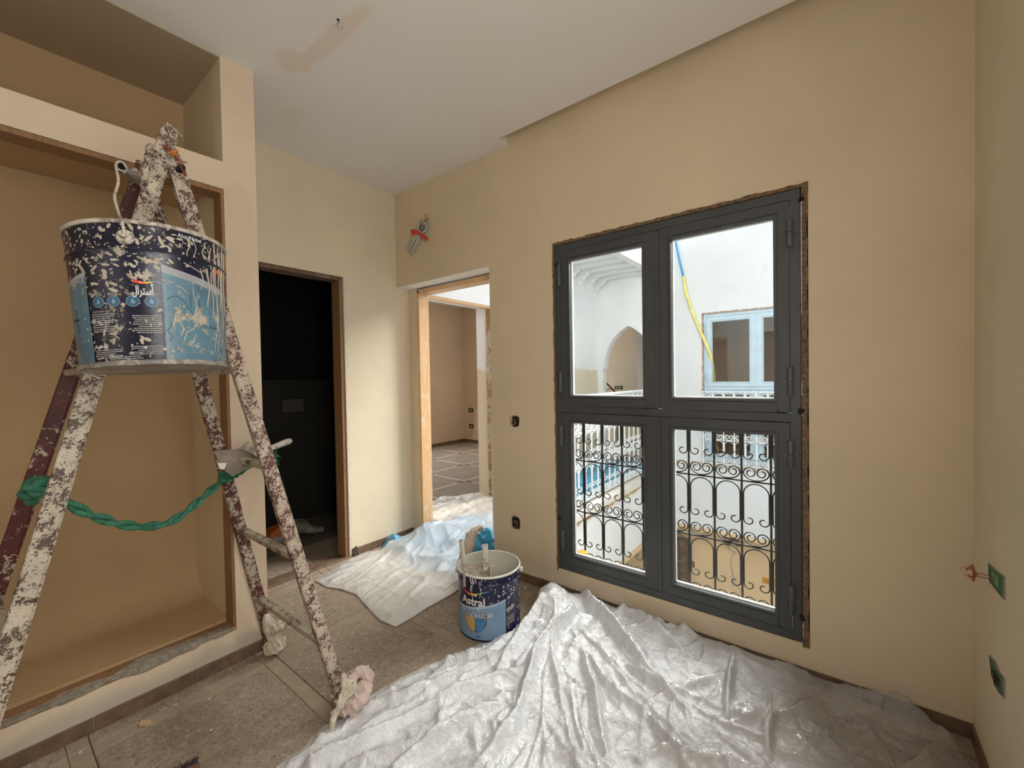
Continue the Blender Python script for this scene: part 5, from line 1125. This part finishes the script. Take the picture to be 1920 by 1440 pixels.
for k in range(3): MB().tube([Vector((-.01 + .012 * k, -.03, -.035)), Vector((.0 + .012 * k, .004, -.04 + .004 * k)), Vector((.02 + .008 * k, .0, -.05))], .003, 5).build('wire', (M_copper, M_redw, M_dark)[k], t, smooth=True)
# cable bundle high on the window wall
t = empty('cable_bundle', tuple(ony(788, 437, 2.70))); t.location = tuple(onx(786, 436, XW - .01)); tag(t, 'knotted grey electric cables with red tape hanging high by the corner above the bright doorway', 'cable'); base = Vector(t.location)
L_ = lambda pts, X=XW - .025: [Vector(onx(x, y, X - .004 * (i % 2))) - base for i, (x, y) in enumerate(pts)]
for k, (pl, r_, m) in enumerate(((((790, 416), (784, 424), (785, 433), (793, 436), (799, 428), (797, 419), (791, 416)), .010, M_greyc), (((789, 420), (788, 430), (794, 432), (796, 422)), .007, plain('dark_grey_cable', (.12, .12, .13), .5)),
        (((786, 436), (779, 445), (768, 455), (764, 466), (770, 472), (778, 462), (784, 447), (787, 437)), .009, M_greyc), (((788, 438), (783, 452), (776, 464), (773, 470), (776, 480)), .008, M_greyc), (((785, 440), (775, 452), (767, 468), (763, 466)), .007, M_greyc),
        (((792, 417), (797, 412), (799, 402)), .005, M_copper), (((793, 417), (800, 413), (804, 408)), .005, M_copper), (((790, 417), (790, 410)), .005, M_copper), (((781, 452), (778, 460), (774, 464)), .006, M_redw))):
    MB().tube(rope_path(L_(pl), 4), r_, 7).build('cable', m, t, smooth=True)
MB().prism([p for p in L_(((770, 431), (780, 430), (804, 446), (801, 452), (781, 438), (773, 441)), XW - .045)], (-.004, 0, 0)).build('red_tape', M_redt, t)
t = empty('ceiling_hook', tuple(onz(634, 37, ZC))); tag(t, 'small metal hook and wire stub in the white ceiling', 'hook')
MB().tube([(0, 0, 0), (0, 0, -.02), (.012, 0, -.03), (.02, 0, -.02)], .003, 6).build('hook', M_galv, t); MB().ball((0, 0, -.001), (.007, .007, .003), 10, 6).build('plaster_hole', M_dark, t); MB().tube([(.0, .006, 0), (-.01, .012, -.02)], .003, 5).build('wire', M_cream, t)
# bag in the dark room
t = empty('sack', (1.62, 3.80, -.004)); tag(t, 'slumped pale sack with an orange print on the floor of the unlit room', 'sack')
n = NT('pale_sack'); x, y, z = n.xyz(); f = n.ramp(n.math('ADD', x, n.math('MULTIPLY', n.noise(6, 3), .08)), [(.0, (1, 1, 1)), (.03, (0, 0, 0))]); n.col(n.mix(f, (.20, .19, .15), n.mix(n.ramp(z, [(.09, (0, 0, 0)), (.11, (1, 1, 1))]), (.34, .31, .30), (.42, .10, .02)))); n.rough(.6); n.bump(n.noise(25, 5), .5)
blob('body', [('b', (0, 0, .085), (.17, .12, .085)), ('b', (.10, .02, .10), (.14, .11, .07)), ('t', [(.18, -.02, .09), (.27, -.06, .05), (.33, -.08, .045)], [.06, .03, .022])], n.m, t, vox=.008, amp=.016, fs=9)
# scraps
def flat_scrap(name, label, px, py, r_, m, seed, cat='scrap', th=.003, n=15, spike=.35):
    q = random.Random(seed); p = onz(px, py); t_ = MB(); P = [(r_ * math.cos(2 * PI * k / n) * q.uniform(1 - spike, 1 + spike), .62 * r_ * math.sin(2 * PI * k / n) * q.uniform(1 - spike, 1 + spike), 0) for k in range(n)]
    o = t_.prism(P, (0, 0, th)).build(name, m, loc=(float(p[0]), float(p[1]), .0015)); o.rotation_euler = (0, 0, q.uniform(0, 3)); tag(o, label, cat); return o
flat_scrap('paper_scrap', 'torn orange-beige scrap lying on the tile before the niche', 272, 1357, .026, plain('tan_scrap', (.52, .36, .20), .8), 3)
M_crumb = plain('plaster_crumb', (.62, .58, .50), .9, .15)
def crumb(label, px, py, s, z, m=M_crumb, group=None):
    p = onz(px, py, z); q = random.Random(int(px * 7 + py)); mb = MB(); mb.ball((0, 0, s * .5), (s, s * .8, s * .5), 7, 5); mb.v = [(x + q.uniform(-.2, .2) * s, y + q.uniform(-.2, .2) * s, zz) for x, y, zz in mb.v]
    o = mb.build('plaster_crumb', m, loc=(float(p[0]), float(p[1]), z)); o.rotation_euler = (0, 0, q.uniform(0, 3)); tag(o, label, 'crumb', group); return o
M_crumb2 = plain('tan_crumb', (.40, .30, .19), .9, .2)
crumb('tan plaster lump on the clear film nearest the ladder', 689, 1085, .012, .014, M_crumb2); crumb('small brown lump on the clear film in front of the unlit doorway', 745, 1044, .010, .015, M_crumb2)
crumb('pale flake on the clear film left of the floor bucket', 782, 1040, .022, .016); crumb('pale crumb just right of the floor bucket', 985, 1103, .010, .0)
for i, (x, y) in enumerate(((150, 1412), (330, 1322), (392, 1312), (396, 1370), (468, 1249), (55, 1436), (210, 1345), (330, 1312), (595, 1108), (560, 1140), (640, 1200), (720, 1215), (990, 1120), (1008, 1112), (994, 1090), (870, 898), (846, 906), (575, 1255), (690, 1245), (800, 1205))):
    crumb('tiny pale plaster crumb loose on the tiled floor', x, y, rnd.uniform(.003, .006), 0., M_crumb, 'tiny crumbs on the tiles')
# brush at the lower frame edge
p = onz(336, 1462); t = empty('broom_head', (float(p[0]), float(p[1]), 0)); tag(t, 'dark bristled broom head poking in at the bottom edge near the niche', 'broom')
d1_ = Vector(onz(336, 1425)) - Vector(p); d1_.z = 0; d1_.normalize(); s1_ = Vector((-d1_.y, d1_.x, 0))
MB().beam(-d1_ * .02 - s1_ * .06 + Vector((0, 0, .02)), -d1_ * .02 + s1_ * .06 + Vector((0, 0, .02)), .035, .03).build('block', M_woodd, t, bevel=.004)
mb = MB()
for k in range(170):
    s = rnd.uniform(-.052, .052); a = Vector((0, 0, rnd.uniform(.010, .03))) + s1_ * s * .85; b = a + d1_ * rnd.uniform(.028, .047) + s1_ * (s * .25 + rnd.uniform(-.004, .004)) + Vector((0, 0, rnd.uniform(-.006, .006))); mb.tube([a, b], .0009, 3, caps=False)
o = mb.build('bristles', plain('dark_bristle', (.035, .028, .035), .6), t); o['kind'] = 'stuff'
